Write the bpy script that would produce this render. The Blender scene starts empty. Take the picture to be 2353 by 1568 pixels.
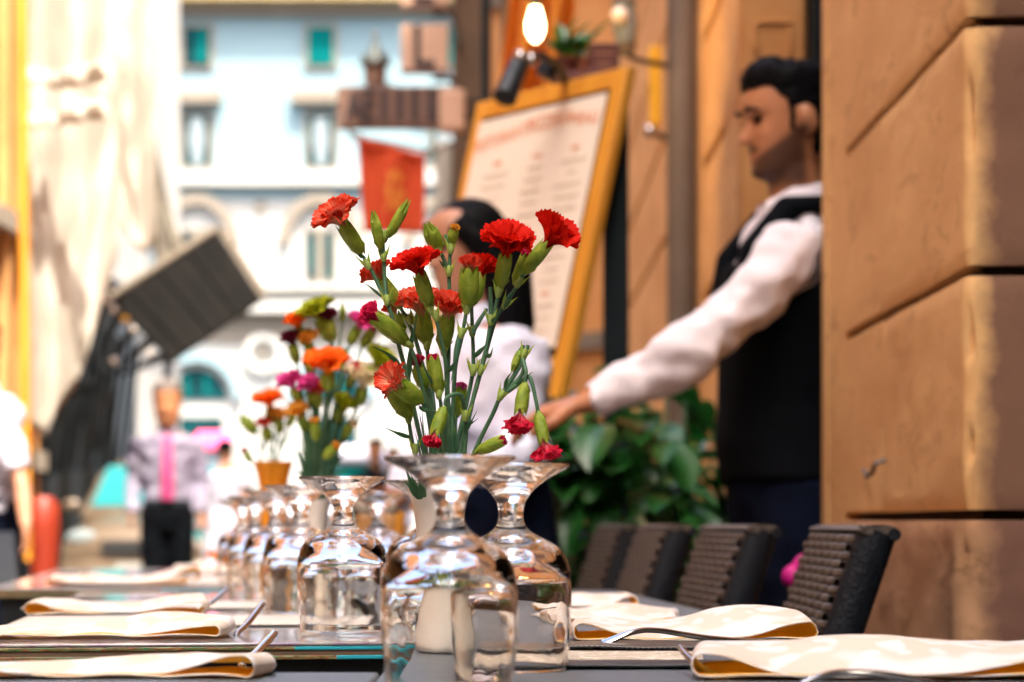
import bpy, math, random
from mathutils import Vector, Matrix, noise
random.seed(7)
S = bpy.context.scene
COL = S.collection
R = math.radians
PI = math.pi

# ------------------------------------------------------------------ camera
CAM_Z = 0.863
cam_d = bpy.data.cameras.new('camera')
cam = bpy.data.objects.new('camera', cam_d)
COL.objects.link(cam)
cam.location = (0, 0, CAM_Z)
cam.rotation_euler = (R(90), 0, 0)
cam_d.lens = 85
cam_d.sensor_width = 36
cam_d.shift_y = 0.1787
cam_d.clip_start = 0.05
cam_d.clip_end = 600
cam_d.dof.use_dof = True
cam_d.dof.focus_distance = 2.17
cam_d.dof.aperture_fstop = 6.6
S.camera = cam

# ------------------------------------------------------------------ world, sun, exposure
SUN_EL, SUN_AZ = 60.0, 20.0          # azimuth to the right of straight behind the camera
w = bpy.data.worlds.new('World'); S.world = w; w.use_nodes = True
nt = w.node_tree
bg = nt.nodes['Background']
sky = nt.nodes.new('ShaderNodeTexSky'); sky.sky_type = 'NISHITA'; sky.sun_disc = False
sky.sun_elevation = R(SUN_EL); sky.sun_rotation = R(180 - SUN_AZ); sky.dust_density = 5.0; sky.air_density = 0.8; sky.ozone_density = 0.6
nt.links.new(sky.outputs[0], bg.inputs[0]); bg.inputs[1].default_value = 0.15
sd = bpy.data.lights.new('sun', 'SUN'); sd.energy = 2.0; sd.angle = R(0.5); sd.color = (1.0, 0.93, 0.8)
so = bpy.data.objects.new('sun', sd); COL.objects.link(so)
sdir = Vector((math.cos(R(SUN_EL)) * math.sin(R(SUN_AZ)), -math.cos(R(SUN_EL)) * math.cos(R(SUN_AZ)), math.sin(R(SUN_EL))))
so.rotation_euler = sdir.to_track_quat('Z', 'Y').to_euler(); so.location = (3, -6, 14)
S.view_settings.view_transform = 'Standard'
S.view_settings.look = 'None'
S.view_settings.exposure = 2.6
S.view_settings.gamma = 1.0
S.render.engine = 'CYCLES'
S.cycles.max_bounces = 14; S.cycles.transmission_bounces = 14; S.cycles.glossy_bounces = 6
S.cycles.diffuse_bounces = 5; S.cycles.transparent_max_bounces = 12
S.cycles.use_denoising = True
S.cycles.sample_clamp_indirect = 8.0

# ------------------------------------------------------------------ helpers
F = 85 / 36 * 2353.0
def at(u, v, d):
    """a point d metres down the street; u, v are measured on the 2353 px wide view of the photograph"""
    return Vector(((u - 1176.5) * d / F, d, CAM_Z + (1205 - v) * d / F))
def ux(u, d): return (u - 1176.5) * d / F
def vz(v, d): return CAM_Z + (1205 - v) * d / F

class MB:
    def __init__(s): s.v = []; s.f = []; s.uv = {}; s.mi = []
    def add(s, vs, fs, uvs=None, mi=0):
        b = len(s.v); s.v += [Vector(p) for p in vs]
        for k, f in enumerate(fs):
            s.f.append(tuple(i + b for i in f)); s.mi.append(mi)
        if uvs:
            for i, t in enumerate(uvs): s.uv[b + i] = t
        return s
    def box(s, c, size, M=None, mi=0):
        hx, hy, hz = size[0] / 2, size[1] / 2, size[2] / 2
        vs = [Vector((x, y, z)) for x in (-hx, hx) for y in (-hy, hy) for z in (-hz, hz)]
        if M is not None: vs = [M @ p for p in vs]
        c = Vector(c); vs = [p + c for p in vs]
        return s.add(vs, [(0, 1, 3, 2), (4, 6, 7, 5), (0, 4, 5, 1), (2, 3, 7, 6), (0, 2, 6, 4), (1, 5, 7, 3)], mi=mi)
    def bb(s, x0, x1, y0, y1, z0, z1, mi=0):
        return s.box(((x0 + x1) / 2, (y0 + y1) / 2, (z0 + z1) / 2), (abs(x1 - x0), abs(y1 - y0), abs(z1 - z0)), mi=mi)
    def loft(s, rings, cap=True, mi=0, closed=True):
        n = len(rings[0]); vs = [p for r in rings for p in r]; fs = []
        for i in range(len(rings) - 1):
            for j in range(n if closed else n - 1):
                k = (j + 1) % n
                fs.append((i * n + j, i * n + k, (i + 1) * n + k, (i + 1) * n + j))
        if cap and closed:
            fs.append(tuple(range(n - 1, -1, -1))); m = (len(rings) - 1) * n
            fs.append(tuple(range(m, m + n)))
        return s.add(vs, fs, mi=mi)
    def tube(s, pts, rad, seg=8, side=None, cap=True, mi=0):
        pts = [Vector(p) for p in pts]; n = len(pts); rings = []
        if not isinstance(rad, (list, tuple)): rad = [rad] * n
        sv = Vector(side) if side is not None else None
        for i, p in enumerate(pts):
            t = (pts[min(i + 1, n - 1)] - pts[max(i - 1, 0)])
            t = t.normalized() if t.length > 1e-9 else Vector((0, 0, 1))
            if sv is None:
                sv = t.orthogonal()
            a = (sv - t * sv.dot(t))
            a = a.normalized() if a.length > 1e-6 else t.orthogonal().normalized()
            sv = a; b = t.cross(a)
            ra, rb = rad[i] if isinstance(rad[i], (list, tuple)) else (rad[i], rad[i])
            rings.append([p + a * (ra * math.cos(2 * PI * j / seg)) + b * (rb * math.sin(2 * PI * j / seg)) for j in range(seg)])
        return s.loft(rings, cap, mi)
    def lathe(s, prof, seg=32, c=(0, 0, 0), M=None, mi=0, fn=None):
        c = Vector(c); vs = []; fs = []; rows = []
        for (r, z) in prof:
            if r < 1e-7:
                rows.append([len(vs)]); vs.append(Vector((0, 0, z)))
            else:
                rows.append(list(range(len(vs), len(vs) + seg)))
                for j in range(seg):
                    a = 2 * PI * j / seg; rr, zz = (r, z) if fn is None else fn(r, z, a)
                    vs.append(Vector((rr * math.cos(a), rr * math.sin(a), zz)))
        for A, B in zip(rows[:-1], rows[1:]):
            for j in range(seg):
                k = (j + 1) % seg
                if len(A) == 1 and len(B) == 1: continue
                if len(A) == 1: fs.append((A[0], B[k], B[j]))
                elif len(B) == 1: fs.append((A[j], A[k], B[0]))
                else: fs.append((A[j], A[k], B[k], B[j]))
        if M is not None: vs = [M @ p for p in vs]
        return s.add([p + c for p in vs], fs, mi=mi)
    def ball(s, c, r, seg=14, M=None, mi=0):
        if not isinstance(r, (tuple, list)): r = (r, r, r)
        n = max(5, seg // 2)
        prof = [(math.sin(PI * i / n), -math.cos(PI * i / n)) for i in range(n + 1)]
        prof[0] = (0, -1); prof[-1] = (0, 1)
        D = Matrix.Diagonal(Vector(r))
        return s.lathe(prof, seg, c, (M @ D) if M is not None else D, mi=mi)
    def grid(s, fn, nu, nv, mi=0, uv=True):
        vs = []; t = []
        for j in range(nv + 1):
            for i in range(nu + 1):
                vs.append(fn(i / nu, j / nv)); t.append((i / nu, j / nv))
        fs = [(j * (nu + 1) + i, j * (nu + 1) + i + 1, (j + 1) * (nu + 1) + i + 1, (j + 1) * (nu + 1) + i) for j in range(nv) for i in range(nu)]
        return s.add(vs, fs, t if uv else None, mi=mi)
    def prism(s, poly, ext, mi=0):
        n = len(poly); ext = Vector(ext); a = [Vector(p) for p in poly]; b = [p + ext for p in a]
        fs = [tuple(range(n - 1, -1, -1)), tuple(range(n, 2 * n))]
        for i in range(n): fs.append((i, (i + 1) % n, n + (i + 1) % n, n + i))
        return s.add(a + b, fs, mi=mi)
    def mesh(s, name):
        me = bpy.data.meshes.new(name)
        me.from_pydata([tuple(p) for p in s.v], [], s.f)
        if s.uv:
            L = me.uv_layers.new(name='UVMap')
            for lp in me.loops: L.data[lp.index].uv = s.uv.get(lp.vertex_index, (0, 0))
        for p, m in zip(me.polygons, s.mi): p.material_index = m
        me.update()
        return me

def obj(name, mb, mat=None, parent=None, smooth=True, loc=None, mods=None, angle=40, fix=True):
    me = mb.mesh(name) if isinstance(mb, MB) else mb
    if isinstance(mb, MB):
        if fix:
            import bmesh
            bm = bmesh.new(); bm.from_mesh(me); bmesh.ops.recalc_face_normals(bm, faces=bm.faces); bm.to_mesh(me); bm.free()
        for m in (mat if isinstance(mat, (list, tuple)) else [mat]):
            if m is not None: me.materials.append(m)
        if smooth:
            me.shade_smooth()
            if angle: me.set_sharp_from_angle(angle=R(angle))
    o = bpy.data.objects.new(name, me); COL.objects.link(o)
    if parent is not None: o.parent = parent
    if loc is not None: o.location = loc
    for m in (mods or []):
        k = dict(m); t = k.pop('type'); md = o.modifiers.new(t.lower(), t)
        for a, b in k.items(): setattr(md, a, b)
    return o
def tag(o, label, cat, group=None):
    o['label'] = label; o['category'] = cat
    if group: o['group'] = group
    return o
def remesh_text(o):
    """turn a text object into a plain mesh object with the same name and place"""
    bpy.context.view_layer.update()
    me = bpy.data.meshes.new_from_object(o); nm = o.name.split('.')[0]
    n = bpy.data.objects.new(nm, me); COL.objects.link(n)
    n.parent = o.parent; n.matrix_parent_inverse = o.matrix_parent_inverse.copy(); n.matrix_basis = o.matrix_basis.copy()
    c = o.data; bpy.data.objects.remove(o); bpy.data.curves.remove(c); return n
def thing(name, label, cat, loc=(0, 0, 0), rz=0, group=None):
    o = bpy.data.objects.new(name, None); COL.objects.link(o); o.empty_display_size = .05
    o.location = loc; o.rotation_euler = (0, 0, rz)
    return tag(o, label, cat, group)
def struct(o): o['kind'] = 'structure'; return o
def stuff(o): o['kind'] = 'stuff'; return o
BEV = lambda w, s=2: dict(type='BEVEL', width=w, segments=s, limit_method='ANGLE')

# ------------------------------------------------------------------ materials
def nodes(name):
    m = bpy.data.materials.new(name); m.use_nodes = True
    t = m.node_tree; return m, t, t.nodes['Principled BSDF']
def N(t, kind, **k):
    n = t.nodes.new(kind)
    for a, b in k.items():
        if a.startswith('i_'):
            key = a[2:]; n.inputs[int(key) if key.isdigit() else key.replace('_', ' ')].default_value = b
        else: setattr(n, a, b)
    return n
def c4(c): return (c[0], c[1], c[2], 1)
def ramp(t, fac, stops, interp='LINEAR'):
    r = t.nodes.new('ShaderNodeValToRGB'); r.color_ramp.interpolation = interp
    e = r.color_ramp.elements
    while len(e) < len(stops): e.new(0.5)
    for el, (p, c) in zip(e, stops): el.position = p; el.color = c4(c) if len(c) == 3 else c
    t.links.new(fac, r.inputs[0]); return r.outputs[0]
def coords(t, space='Object', scale=(1, 1, 1), rot=(0, 0, 0)):
    tc = t.nodes.new('ShaderNodeTexCoord'); mp = t.nodes.new('ShaderNodeMapping')
    mp.inputs['Scale'].default_value = scale; mp.inputs['Rotation'].default_value = rot
    t.links.new(tc.outputs[space], mp.inputs[0]); return mp.outputs[0]
def MAT(name, a, b=None, rough=.6, scale=8, bump=0, bscale=40, metal=0, sheen=0, det=6, stretch=(1, 1, 1), coat=0, spec=None, sub=0, lo=.35, hi=.65):
    m, t, p = nodes(name)
    p.inputs['Base Color'].default_value = c4(a); p.inputs['Roughness'].default_value = rough
    p.inputs['Metallic'].default_value = metal; p.inputs['Coat Weight'].default_value = coat
    if spec is not None: p.inputs['Specular IOR Level'].default_value = spec
    if sheen: p.inputs['Sheen Weight'].default_value = sheen
    co = coords(t, 'Object', stretch)
    if b is not None:
        n = N(t, 'ShaderNodeTexNoise', i_Scale=scale, i_Detail=det, i_Roughness=.6); t.links.new(co, n.inputs['Vector'])
        t.links.new(ramp(t, n.outputs['Fac'], [(lo, a), (hi, b)]), p.inputs['Base Color'])
    if bump:
        n2 = N(t, 'ShaderNodeTexNoise', i_Scale=bscale, i_Detail=5); t.links.new(co, n2.inputs['Vector'])
        bp = N(t, 'ShaderNodeBump', i_Strength=bump, i_Distance=.01)
        t.links.new(n2.outputs['Fac'], bp.inputs['Height']); t.links.new(bp.outputs[0], p.inputs['Normal'])
    return m
def translucent(m, col, f):
    t = m.node_tree; p = t.nodes['Principled BSDF']; out = t.nodes['Material Output']
    tr = N(t, 'ShaderNodeBsdfTranslucent'); mx = t.nodes.new('ShaderNodeMixShader'); mx.inputs[0].default_value = f
    src = p.inputs['Base Color'].links
    if src and col is None: t.links.new(src[0].from_socket, tr.inputs[0])
    else: tr.inputs[0].default_value = c4(col or (1, 1, 1))
    t.links.new(p.outputs[0], mx.inputs[1]); t.links.new(tr.outputs[0], mx.inputs[2]); t.links.new(mx.outputs[0], out.inputs[0])
    return m
def emis(name, c, s):
    m, t, p = nodes(name); p.inputs['Base Color'].default_value = c4(c)
    p.inputs['Emission Color'].default_value = c4(c); p.inputs['Emission Strength'].default_value = s; return m

def glass_mat():
    m, t, p = nodes('clear_glass')
    p.inputs['Base Color'].default_value = (1, .99, .965, 1); p.inputs['Roughness'].default_value = 0.0
    p.inputs['IOR'].default_value = 1.5; p.inputs['Transmission Weight'].default_value = 1
    co = coords(t, 'Object')
    n = N(t, 'ShaderNodeTexNoise', i_Scale=55, i_Detail=1); t.links.new(co, n.inputs['Vector'])
    bp = N(t, 'ShaderNodeBump', i_Strength=.11, i_Distance=.004); t.links.new(n.outputs['Fac'], bp.inputs['Height']); t.links.new(bp.outputs[0], p.inputs['Normal'])
    return m
GLASS = glass_mat()

def stone_mat(name, a, b, c):
    """weathered stucco stone: broad tone changes, brown stains, pits"""
    m, t, p = nodes(name); p.inputs['Roughness'].default_value = .85; p.inputs['Specular IOR Level'].default_value = .25
    tc = t.nodes.new('ShaderNodeNewGeometry')
    mp_ = t.nodes.new('ShaderNodeMapping'); mp_.inputs['Scale'].default_value = (1, .33, 1); t.links.new(tc.outputs['Position'], mp_.inputs[0]); co = mp_.outputs[0]
    n = N(t, 'ShaderNodeTexNoise', i_Scale=3.5, i_Detail=8, i_Roughness=.62); t.links.new(co, n.inputs['Vector'])
    n3 = N(t, 'ShaderNodeTexNoise', i_Scale=14, i_Detail=6, i_Roughness=.7, i_Distortion=.6); t.links.new(co, n3.inputs['Vector'])
    base = ramp(t, n.outputs['Fac'], [(.36, a), (.60, b)])
    st = ramp(t, n3.outputs['Fac'], [(.54, (0, 0, 0)), (.70, (1, 1, 1))])
    mx = N(t, 'ShaderNodeMix', data_type='RGBA'); t.links.new(st, mx.inputs[0]); t.links.new(base, mx.inputs[6]); mx.inputs[7].default_value = c4(c)
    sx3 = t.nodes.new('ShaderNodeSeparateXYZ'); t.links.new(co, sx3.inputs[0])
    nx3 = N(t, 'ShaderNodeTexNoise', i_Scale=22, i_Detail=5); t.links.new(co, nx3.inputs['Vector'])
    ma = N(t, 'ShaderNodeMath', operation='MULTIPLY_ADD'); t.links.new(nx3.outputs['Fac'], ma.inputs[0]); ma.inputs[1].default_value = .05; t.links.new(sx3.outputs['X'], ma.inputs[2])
    front_brown = ramp(t, ma.outputs[0], [(.636, (0, 0, 0)), (.668, (1, 1, 1))])  # turns darker brown with x, past the arris and across the front face
    mf = N(t, 'ShaderNodeMath', operation='MULTIPLY'); t.links.new(front_brown, mf.inputs[0]); mf.inputs[1].default_value = .9
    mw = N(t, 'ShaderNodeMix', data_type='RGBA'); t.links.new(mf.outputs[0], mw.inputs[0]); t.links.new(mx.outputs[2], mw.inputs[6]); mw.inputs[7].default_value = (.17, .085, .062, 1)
    t.links.new(mw.outputs[2], p.inputs['Base Color'])
    nb = N(t, 'ShaderNodeTexNoise', i_Scale=60, i_Detail=6); t.links.new(co, nb.inputs['Vector'])
    bp = N(t, 'ShaderNodeBump', i_Strength=.18, i_Distance=.003); t.links.new(nb.outputs['Fac'], bp.inputs['Height'])
    bp2 = N(t, 'ShaderNodeBump', i_Strength=.25, i_Distance=.007); t.links.new(n3.outputs['Fac'], bp2.inputs['Height']); t.links.new(bp.outputs[0], bp2.inputs['Normal'])
    t.links.new(bp2.outputs[0], p.inputs['Normal'])
    return m

M = {}
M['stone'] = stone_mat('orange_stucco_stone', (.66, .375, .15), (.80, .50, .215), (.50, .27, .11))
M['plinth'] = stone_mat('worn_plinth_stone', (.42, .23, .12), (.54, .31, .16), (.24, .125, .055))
M['joint'] = MAT('dark_joint', (.022, .013, .006), (.05, .03, .012), .95)
M['orange_wall'] = MAT('orange_plaster', (.55, .24, .07), (.66, .34, .12), .85, 2.5, .2)
M['left_wall'] = MAT('ochre_plaster', (.40, .14, .025), (.50, .22, .06), .85, 1.5, .2)
M['brown_wall'] = MAT('brown_plaster', (.10, .06, .03), (.14, .08, .04), .9, 3)
M['pale_blue'] = MAT('pale_blue_plaster', (.165, .245, .265), (.19, .27, .285), .9, .5)
M['white_stone'] = MAT('white_travertine', (.33, .32, .29), (.38, .37, .335), .9, .6)
M['beige_stone'] = MAT('beige_stone', (.17, .14, .105), (.20, .165, .125), .9, 1)
M['cornice'] = MAT('ochre_cornice', (.21, .15, .06), (.26, .20, .10), .9, 2)
M['teal'] = MAT('teal_shutter', (.0, .085, .08), (.0, .10, .095), .9, 3, spec=.05)
M['teal_dark'] = MAT('dark_teal_window', (.002, .014, .018), (.0, .05, .052), .8, 2, spec=.1)
M['curtain'] = MAT('pale_curtain', (.16, .19, .195), (.19, .22, .225), .9, 4)
M['cream_wall'] = MAT('cream_plaster', (.42, .37, .29), (.48, .43, .35), .9, 1)
M['canvas'] = translucent(MAT('white_canvas', (.46, .42, .35), (.66, .62, .54), .9, 2.2, .3, 6), (.8, .6, .4), .2)
M['black_metal'] = MAT('black_metal', (.005, .008, .011), (.009, .012, .015), .45, 10)
M['slat'] = MAT('dark_slat', (.0055, .005, .0045), (.009, .008, .007), .8, 6, spec=.1)
M['pipe'] = MAT('painted_zinc_pipe', (.10, .08, .06), (.15, .12, .095), .6, 5, stretch=(1, 1, .3))
M['greenshutter'] = MAT('dark_green_paint', (.004, .009, .011), (.007, .013, .015), .7, 6, spec=.2)
M['orange_wood'] = MAT('amber_wood', (.62, .24, .02), (.75, .34, .035), .5, 14, stretch=(1, 1, .15))
M['paper'] = MAT('menu_paper', (.84, .74, .60), (.88, .79, .66), .7, 1.5)
M['yellow'] = MAT('yellow_plastic', (.9, .48, .01), None, .5)
M['skin'] = MAT('tanned_skin', (.42, .165, .07), (.52, .23, .11), .42, 9, .1, 60)
M['skin_w'] = MAT('warm_skin', (.40, .18, .10), (.47, .22, .13), .5, 9, .1, 60)
M['hair'] = MAT('black_hair', (.0012, .0014, .002), (.003, .003, .004), .65, 30, spec=.10)
M['shirt'] = MAT('white_shirt', (.74, .69, .72), (.80, .76, .78), .85, 5, .35, 14)
M['lav_shirt'] = MAT('lavender_shirt', (.68, .70, .84), (.76, .77, .88), .85, 5, .5, 12)
M['vest'] = MAT('black_waistcoat', (.0012, .0022, .0035), (.003, .004, .006), .9, 6, spec=.08)
M['navy'] = MAT('navy_trousers', (.002, .004, .012), (.004, .007, .020), .9, 6, .4, 18, spec=.08)
M['belt'] = MAT('teal_black_belt', (.003, .011, .014), None, .6)
M['pink'] = MAT('pink_tie', (.42, .04, .15), None, .7)
M['wick'] = MAT('brown_wicker', (.050, .040, .032), (.105, .082, .062), .38, 90, .3, 220, stretch=(1, 1, 1))
M['wick_dark'] = MAT('dark_wicker_frame', (.002, .004, .008), (.005, .008, .012), .5, 60, .3, 200, spec=.3)
M['steel'] = MAT('polished_steel', (.50, .47, .44), None, .16, metal=1)
M['porcelain'] = MAT('cream_porcelain', (.72, .66, .58), (.78, .73, .65), .25, 3, coat=.4)
M['stem'] = MAT('carnation_stem', (.045, .14, .07), (.09, .21, .10), .5, 60)
M['leaf'] = translucent(MAT('glaucous_leaf', (.03, .11, .06), (.07, .18, .09), .5, 60), (.1, .3, .08), .2)
M['calyx'] = translucent(MAT('carnation_calyx', (.20, .34, .025), (.46, .54, .06), .45, 110, .25, 320, lo=.34, hi=.66), (.35, .6, .05), .25)
M['node'] = MAT('stem_joint', (.25, .36, .06), (.32, .44, .10), .5, 60)
M['bigleaf'] = translucent(MAT('broad_green_leaf', (.008, .055, .008), (.028, .125, .022), .32, 12), (.03, .3, .04), .12)
M['terracotta'] = MAT('terracotta', (.30, .09, .035), (.4, .14, .06), .8, 10)
M['darkred'] = MAT('dark_red_wood', (.07, .015, .01), (.12, .03, .02), .6, 10)

def petal_mat(name, edge, base, streak=.5, k0=.15, k1=.75):
    m, t, p = nodes(name); p.inputs['Roughness'].default_value = .7; p.inputs['Specular IOR Level'].default_value = .12
    tc = t.nodes.new('ShaderNodeTexCoord'); sp = t.nodes.new('ShaderNodeSeparateXYZ'); t.links.new(tc.outputs['UV'], sp.inputs[0])
    mp = t.nodes.new('ShaderNodeMapping'); mp.inputs['Scale'].default_value = (26, 2.2, 1); t.links.new(tc.outputs['UV'], mp.inputs[0])
    n = N(t, 'ShaderNodeTexNoise', i_Scale=1, i_Detail=3); t.links.new(mp.outputs[0], n.inputs['Vector'])
    a = N(t, 'ShaderNodeMath', operation='MULTIPLY_ADD'); t.links.new(n.outputs['Fac'], a.inputs[0]); a.inputs[1].default_value = streak; 
    s2 = N(t, 'ShaderNodeMath', operation='SUBTRACT'); t.links.new(sp.outputs['Y'], s2.inputs[0]); s2.inputs[1].default_value = streak * .5
    t.links.new(s2.outputs[0], a.inputs[2])
    mid = tuple((e * .6 + b * .4) for e, b in zip(edge, base))
    col = ramp(t, a.outputs[0], [(k0, base), ((k0 + k1) / 2, mid), (k1, edge)])
    t.links.new(col, p.inputs['Base Color'])
    bp = N(t, 'ShaderNodeBump', i_Strength=.3, i_Distance=.001); t.links.new(n.outputs['Fac'], bp.inputs['Height']); t.links.new(bp.outputs[0], p.inputs['Normal'])
    return translucent(m, None, .3)
PET = {
 'red': petal_mat('red_petal', (.68, .012, .003), (.75, .05, .015), .3, -.1, .35),
 'flame': petal_mat('flame_petal', (.74, .035, .006), (.90, .58, .36), 1.0, .50, 1.02),
 'coral': petal_mat('coral_petal', (.74, .05, .02), (.90, .50, .30), 1.3, .35, .95),
 'pink': petal_mat('pink_petal', (.78, .03, .14), (.85, .25, .3), .5, -.1, .5),
 'crimson': petal_mat('crimson_petal', (.62, .015, .05), (.85, .3, .32), .6, .1, .8),
 'orange': petal_mat('orange_petal', (.92, .16, .01), (.95, .35, .02), .5, .1, .7),
 'yellow': petal_mat('yellow_petal', (.85, .45, .06), (.85, .6, .2), .5, .1, .7),
 'lime': petal_mat('lime_petal', (.42, .48, .02), (.3, .4, .03), .5, .1, .7),
 'cream': petal_mat('cream_petal', (.85, .75, .5), (.85, .8, .6), .5, .1, .7),
 'maroon': petal_mat('maroon_petal', (.10, .008, .02), (.2, .03, .05), .5, .1, .7),
 'magenta': petal_mat('magenta_petal', (.75, .08, .35), (.8, .3, .5), .5, .1, .7),
}

def copy_tree(o, parent=None):
    c = o.copy(); COL.objects.link(c)
    if parent is not None: c.parent = parent
    for ch in list(o.children): copy_tree(ch, c)
    return c
def wobj(name, mb, mat, t, **k):
    """part whose mesh is given in world coordinates, parented to the empty t (or to a mesh part at the origin)"""
    o = obj(name, mb, mat, t, **k)
    o.matrix_parent_inverse = Matrix.Translation(-t.location)
    return o
def sub(name, mb, mat, part, **k):
    """sub-part given in the same world coordinates as its part"""
    return obj(name, mb, mat, part, **k)
def mt(t): return t

# ================================================================== GROUND
m, t, p = nodes('dark_cobbles'); p.inputs['Roughness'].default_value = .6
co = coords(t, 'Object', (9, 9, 9))
vo = N(t, 'ShaderNodeTexVoronoi', i_Scale=1.0, i_Randomness=.35); t.links.new(co, vo.inputs['Vector'])
vd = N(t, 'ShaderNodeTexVoronoi', i_Scale=1.0, i_Randomness=.35, feature='DISTANCE_TO_EDGE'); t.links.new(co, vd.inputs['Vector'])
hs = N(t, 'ShaderNodeSeparateColor'); t.links.new(vo.outputs['Color'], hs.inputs[0])
cc = ramp(t, hs.outputs[0], [(0, (.035, .034, .034)), (1, (.085, .08, .075))])
ed = ramp(t, vd.outputs['Distance'], [(.02, (0, 0, 0)), (.09, (1, 1, 1))])
mx = N(t, 'ShaderNodeMix', data_type='RGBA'); t.links.new(ed, mx.inputs[0]); mx.inputs[6].default_value = (.02, .018, .016, 1); t.links.new(cc, mx.inputs[7])
t.links.new(mx.outputs[2], p.inputs['Base Color'])
bp = N(t, 'ShaderNodeBump', i_Strength=.8, i_Distance=.02); t.links.new(ed, bp.inputs['Height']); t.links.new(bp.outputs[0], p.inputs['Normal'])
struct(obj('ground', MB().grid(lambda a, b: Vector((-120 + 240 * a, -60 + 260 * b, 0)), 8, 8, uv=False), m))

# ================================================================== NEAR RIGHT BUILDING (rusticated pier, door recess, street wall)
XW = 0.60
H = 11.0
nb = thing('stone_building', 'tall ochre stone building on the right with a rusticated corner pier and deep doorway', 'building', (2.5, 3, 0))
core = MB()
core.bb(XW + .03, 6, 3.235, 4.64, 0, H)                   # pier core, seen only in the joints
core.bb(1.35, 6, 4.64, 6.40, 0, H)                        # back of the door recess
core.bb(XW + .03, 6, 6.40, 13.6, 0, H)                    # street wall core
core.bb(1.1, 6, -40, 3.235, 0, H)                         # the building behind the pier, towards the viewer
wobj('wall', core, M['joint'], nb, smooth=False)
ROUGH = [dict(type='BEVEL', width=.012, segments=3, limit_method='ANGLE')]
def block(x0, x1, y0, y1, z0, z1, mat, bw=.01):
    return wobj('stone_block', MB().bb(x0, x1, y0, y1, z0, z1), mat, nb, mods=[dict(type='BEVEL', width=bw, segments=3, limit_method='ANGLE')])
def roughen(x0, x1, y0, y1, z0, z1, mat, amp=.012, seed=0, rcorner=.035):
    """corner block whose outer faces are subdivided, with a rounded and chipped arris"""
    mb = MB(); n = 44; nz = max(4, int((z1 - z0) / .014)); off = Vector((seed * 7.3, 2, 5))
    path = []
    for i in range(n + 1):                               # street face, back to front, round the arris, then front face
        s = i / n
        if s < .45: path.append((Vector((x0, y1 + (y0 + rcorner - y1) * s / .45, 0)), Vector((-1, 0, 0))))
        elif s < .6:
            a = (s - .45) / .15 * PI / 2
            path.append((Vector((x0 + rcorner - rcorner * math.cos(a), y0 + rcorner - rcorner * math.sin(a), 0)), Vector((-math.cos(a), -math.sin(a), 0))))
        else: path.append((Vector((x0 + rcorner + (x1 - x0 - rcorner) * (s - .6) / .4, y0, 0)), Vector((0, -1, 0))))
    rows = []
    for k in range(nz + 1):
        z = z0 + (z1 - z0) * k / nz; e = min(1.0, min(z - z0, z1 - z) / .012)
        for q, (pp, nn) in enumerate(path):
            P_ = pp + Vector((0, 0, z)); edge = math.exp(-((q / n - .525) / .035) ** 2)
            h = noise.fractal(P_ * 9 + off, .8, 2.1, 5) * amp * .45
            chip = (max(0, noise.noise(P_ * 26 + off) - .05) * .030 + max(0, noise.noise(P_ * 60 + off)) * .008) * edge
            mb.v.append(P_ + nn * (h - chip - (1 - e) * .003))
    w_ = n + 1
    for k in range(nz):
        for q in range(n): mb.f.append((k * w_ + q, k * w_ + q + 1, (k + 1) * w_ + q + 1, (k + 1) * w_ + q)); mb.mi.append(0)
    # top and bottom returns into the joint
    for k, z in ((0, z0), (nz, z1)):
        b = len(mb.v)
        for q, (pp, nn) in enumerate(path): mb.v.append(pp - nn * .04 + Vector((0, 0, z)))
        for q in range(n): mb.f.append((k * w_ + q, k * w_ + q + 1, b + q + 1, b + q)); mb.mi.append(0)
    return wobj('stone_block', mb, mat, nb, angle=60, fix=True)
Zs = [0.0, .30, .875, 1.199, 1.529, 1.86, 2.2]
for i, (z0, z1) in enumerate(zip(Zs[:-1], Zs[1:])):
    mt_ = M['plinth'] if z1 < .9 else M['stone']
    out = .012 if z1 < .9 else 0
    g = .0070
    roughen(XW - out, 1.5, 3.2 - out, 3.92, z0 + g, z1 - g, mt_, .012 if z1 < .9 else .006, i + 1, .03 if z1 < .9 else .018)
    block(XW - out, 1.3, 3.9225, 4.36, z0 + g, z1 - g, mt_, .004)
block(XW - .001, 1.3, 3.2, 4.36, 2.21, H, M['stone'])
wobj('pilaster_strip', MB().bb(XW + .003, 1.32, 4.3605, 4.60, 0, H).bb(XW - .002, 1.32, 4.604, 4.67, 0, H), M['stone'], nb, mods=[BEV(.006)])
# iron hook on the pier
hook = MB().tube([(XW - .004, 3.86, .965), (XW - .02, 3.86, .96), (XW - .022, 3.88, .945), (XW - .022, 3.94, .94), (XW - .022, 3.97, .952)], .004, 8)
wobj('iron_hook', hook, M['pipe'], nb)
# doorway: far reveal, mouldings, dark door
wobj('door_reveal', MB().bb(XW, .775, 6.36, 6.80, 0, H), M['orange_wall'], nb, mods=[BEV(.012, 3)])
for (u0, u1, v0, v1) in ((1738, 1822, 45, 55), (1730, 1742, 45, 120), (1745, 1815, -60, -52), (1738, 1748, 560, 900), (1812, 1822, 60, 130)):
    wobj('door_moulding', MB().bb(ux(u0, 6.35), ux(u1, 6.35), 6.352 - .0005 * (u0 % 7), 6.37, vz(v0, 6.35), vz(v1, 6.35)), M['orange_wall'], nb, mods=[BEV(.003)])
wobj('door', MB().bb(.77, 1.36, 6.2, 6.26, 0, 3.2), M['greenshutter'], nb, mods=[BEV(.004)])
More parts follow.
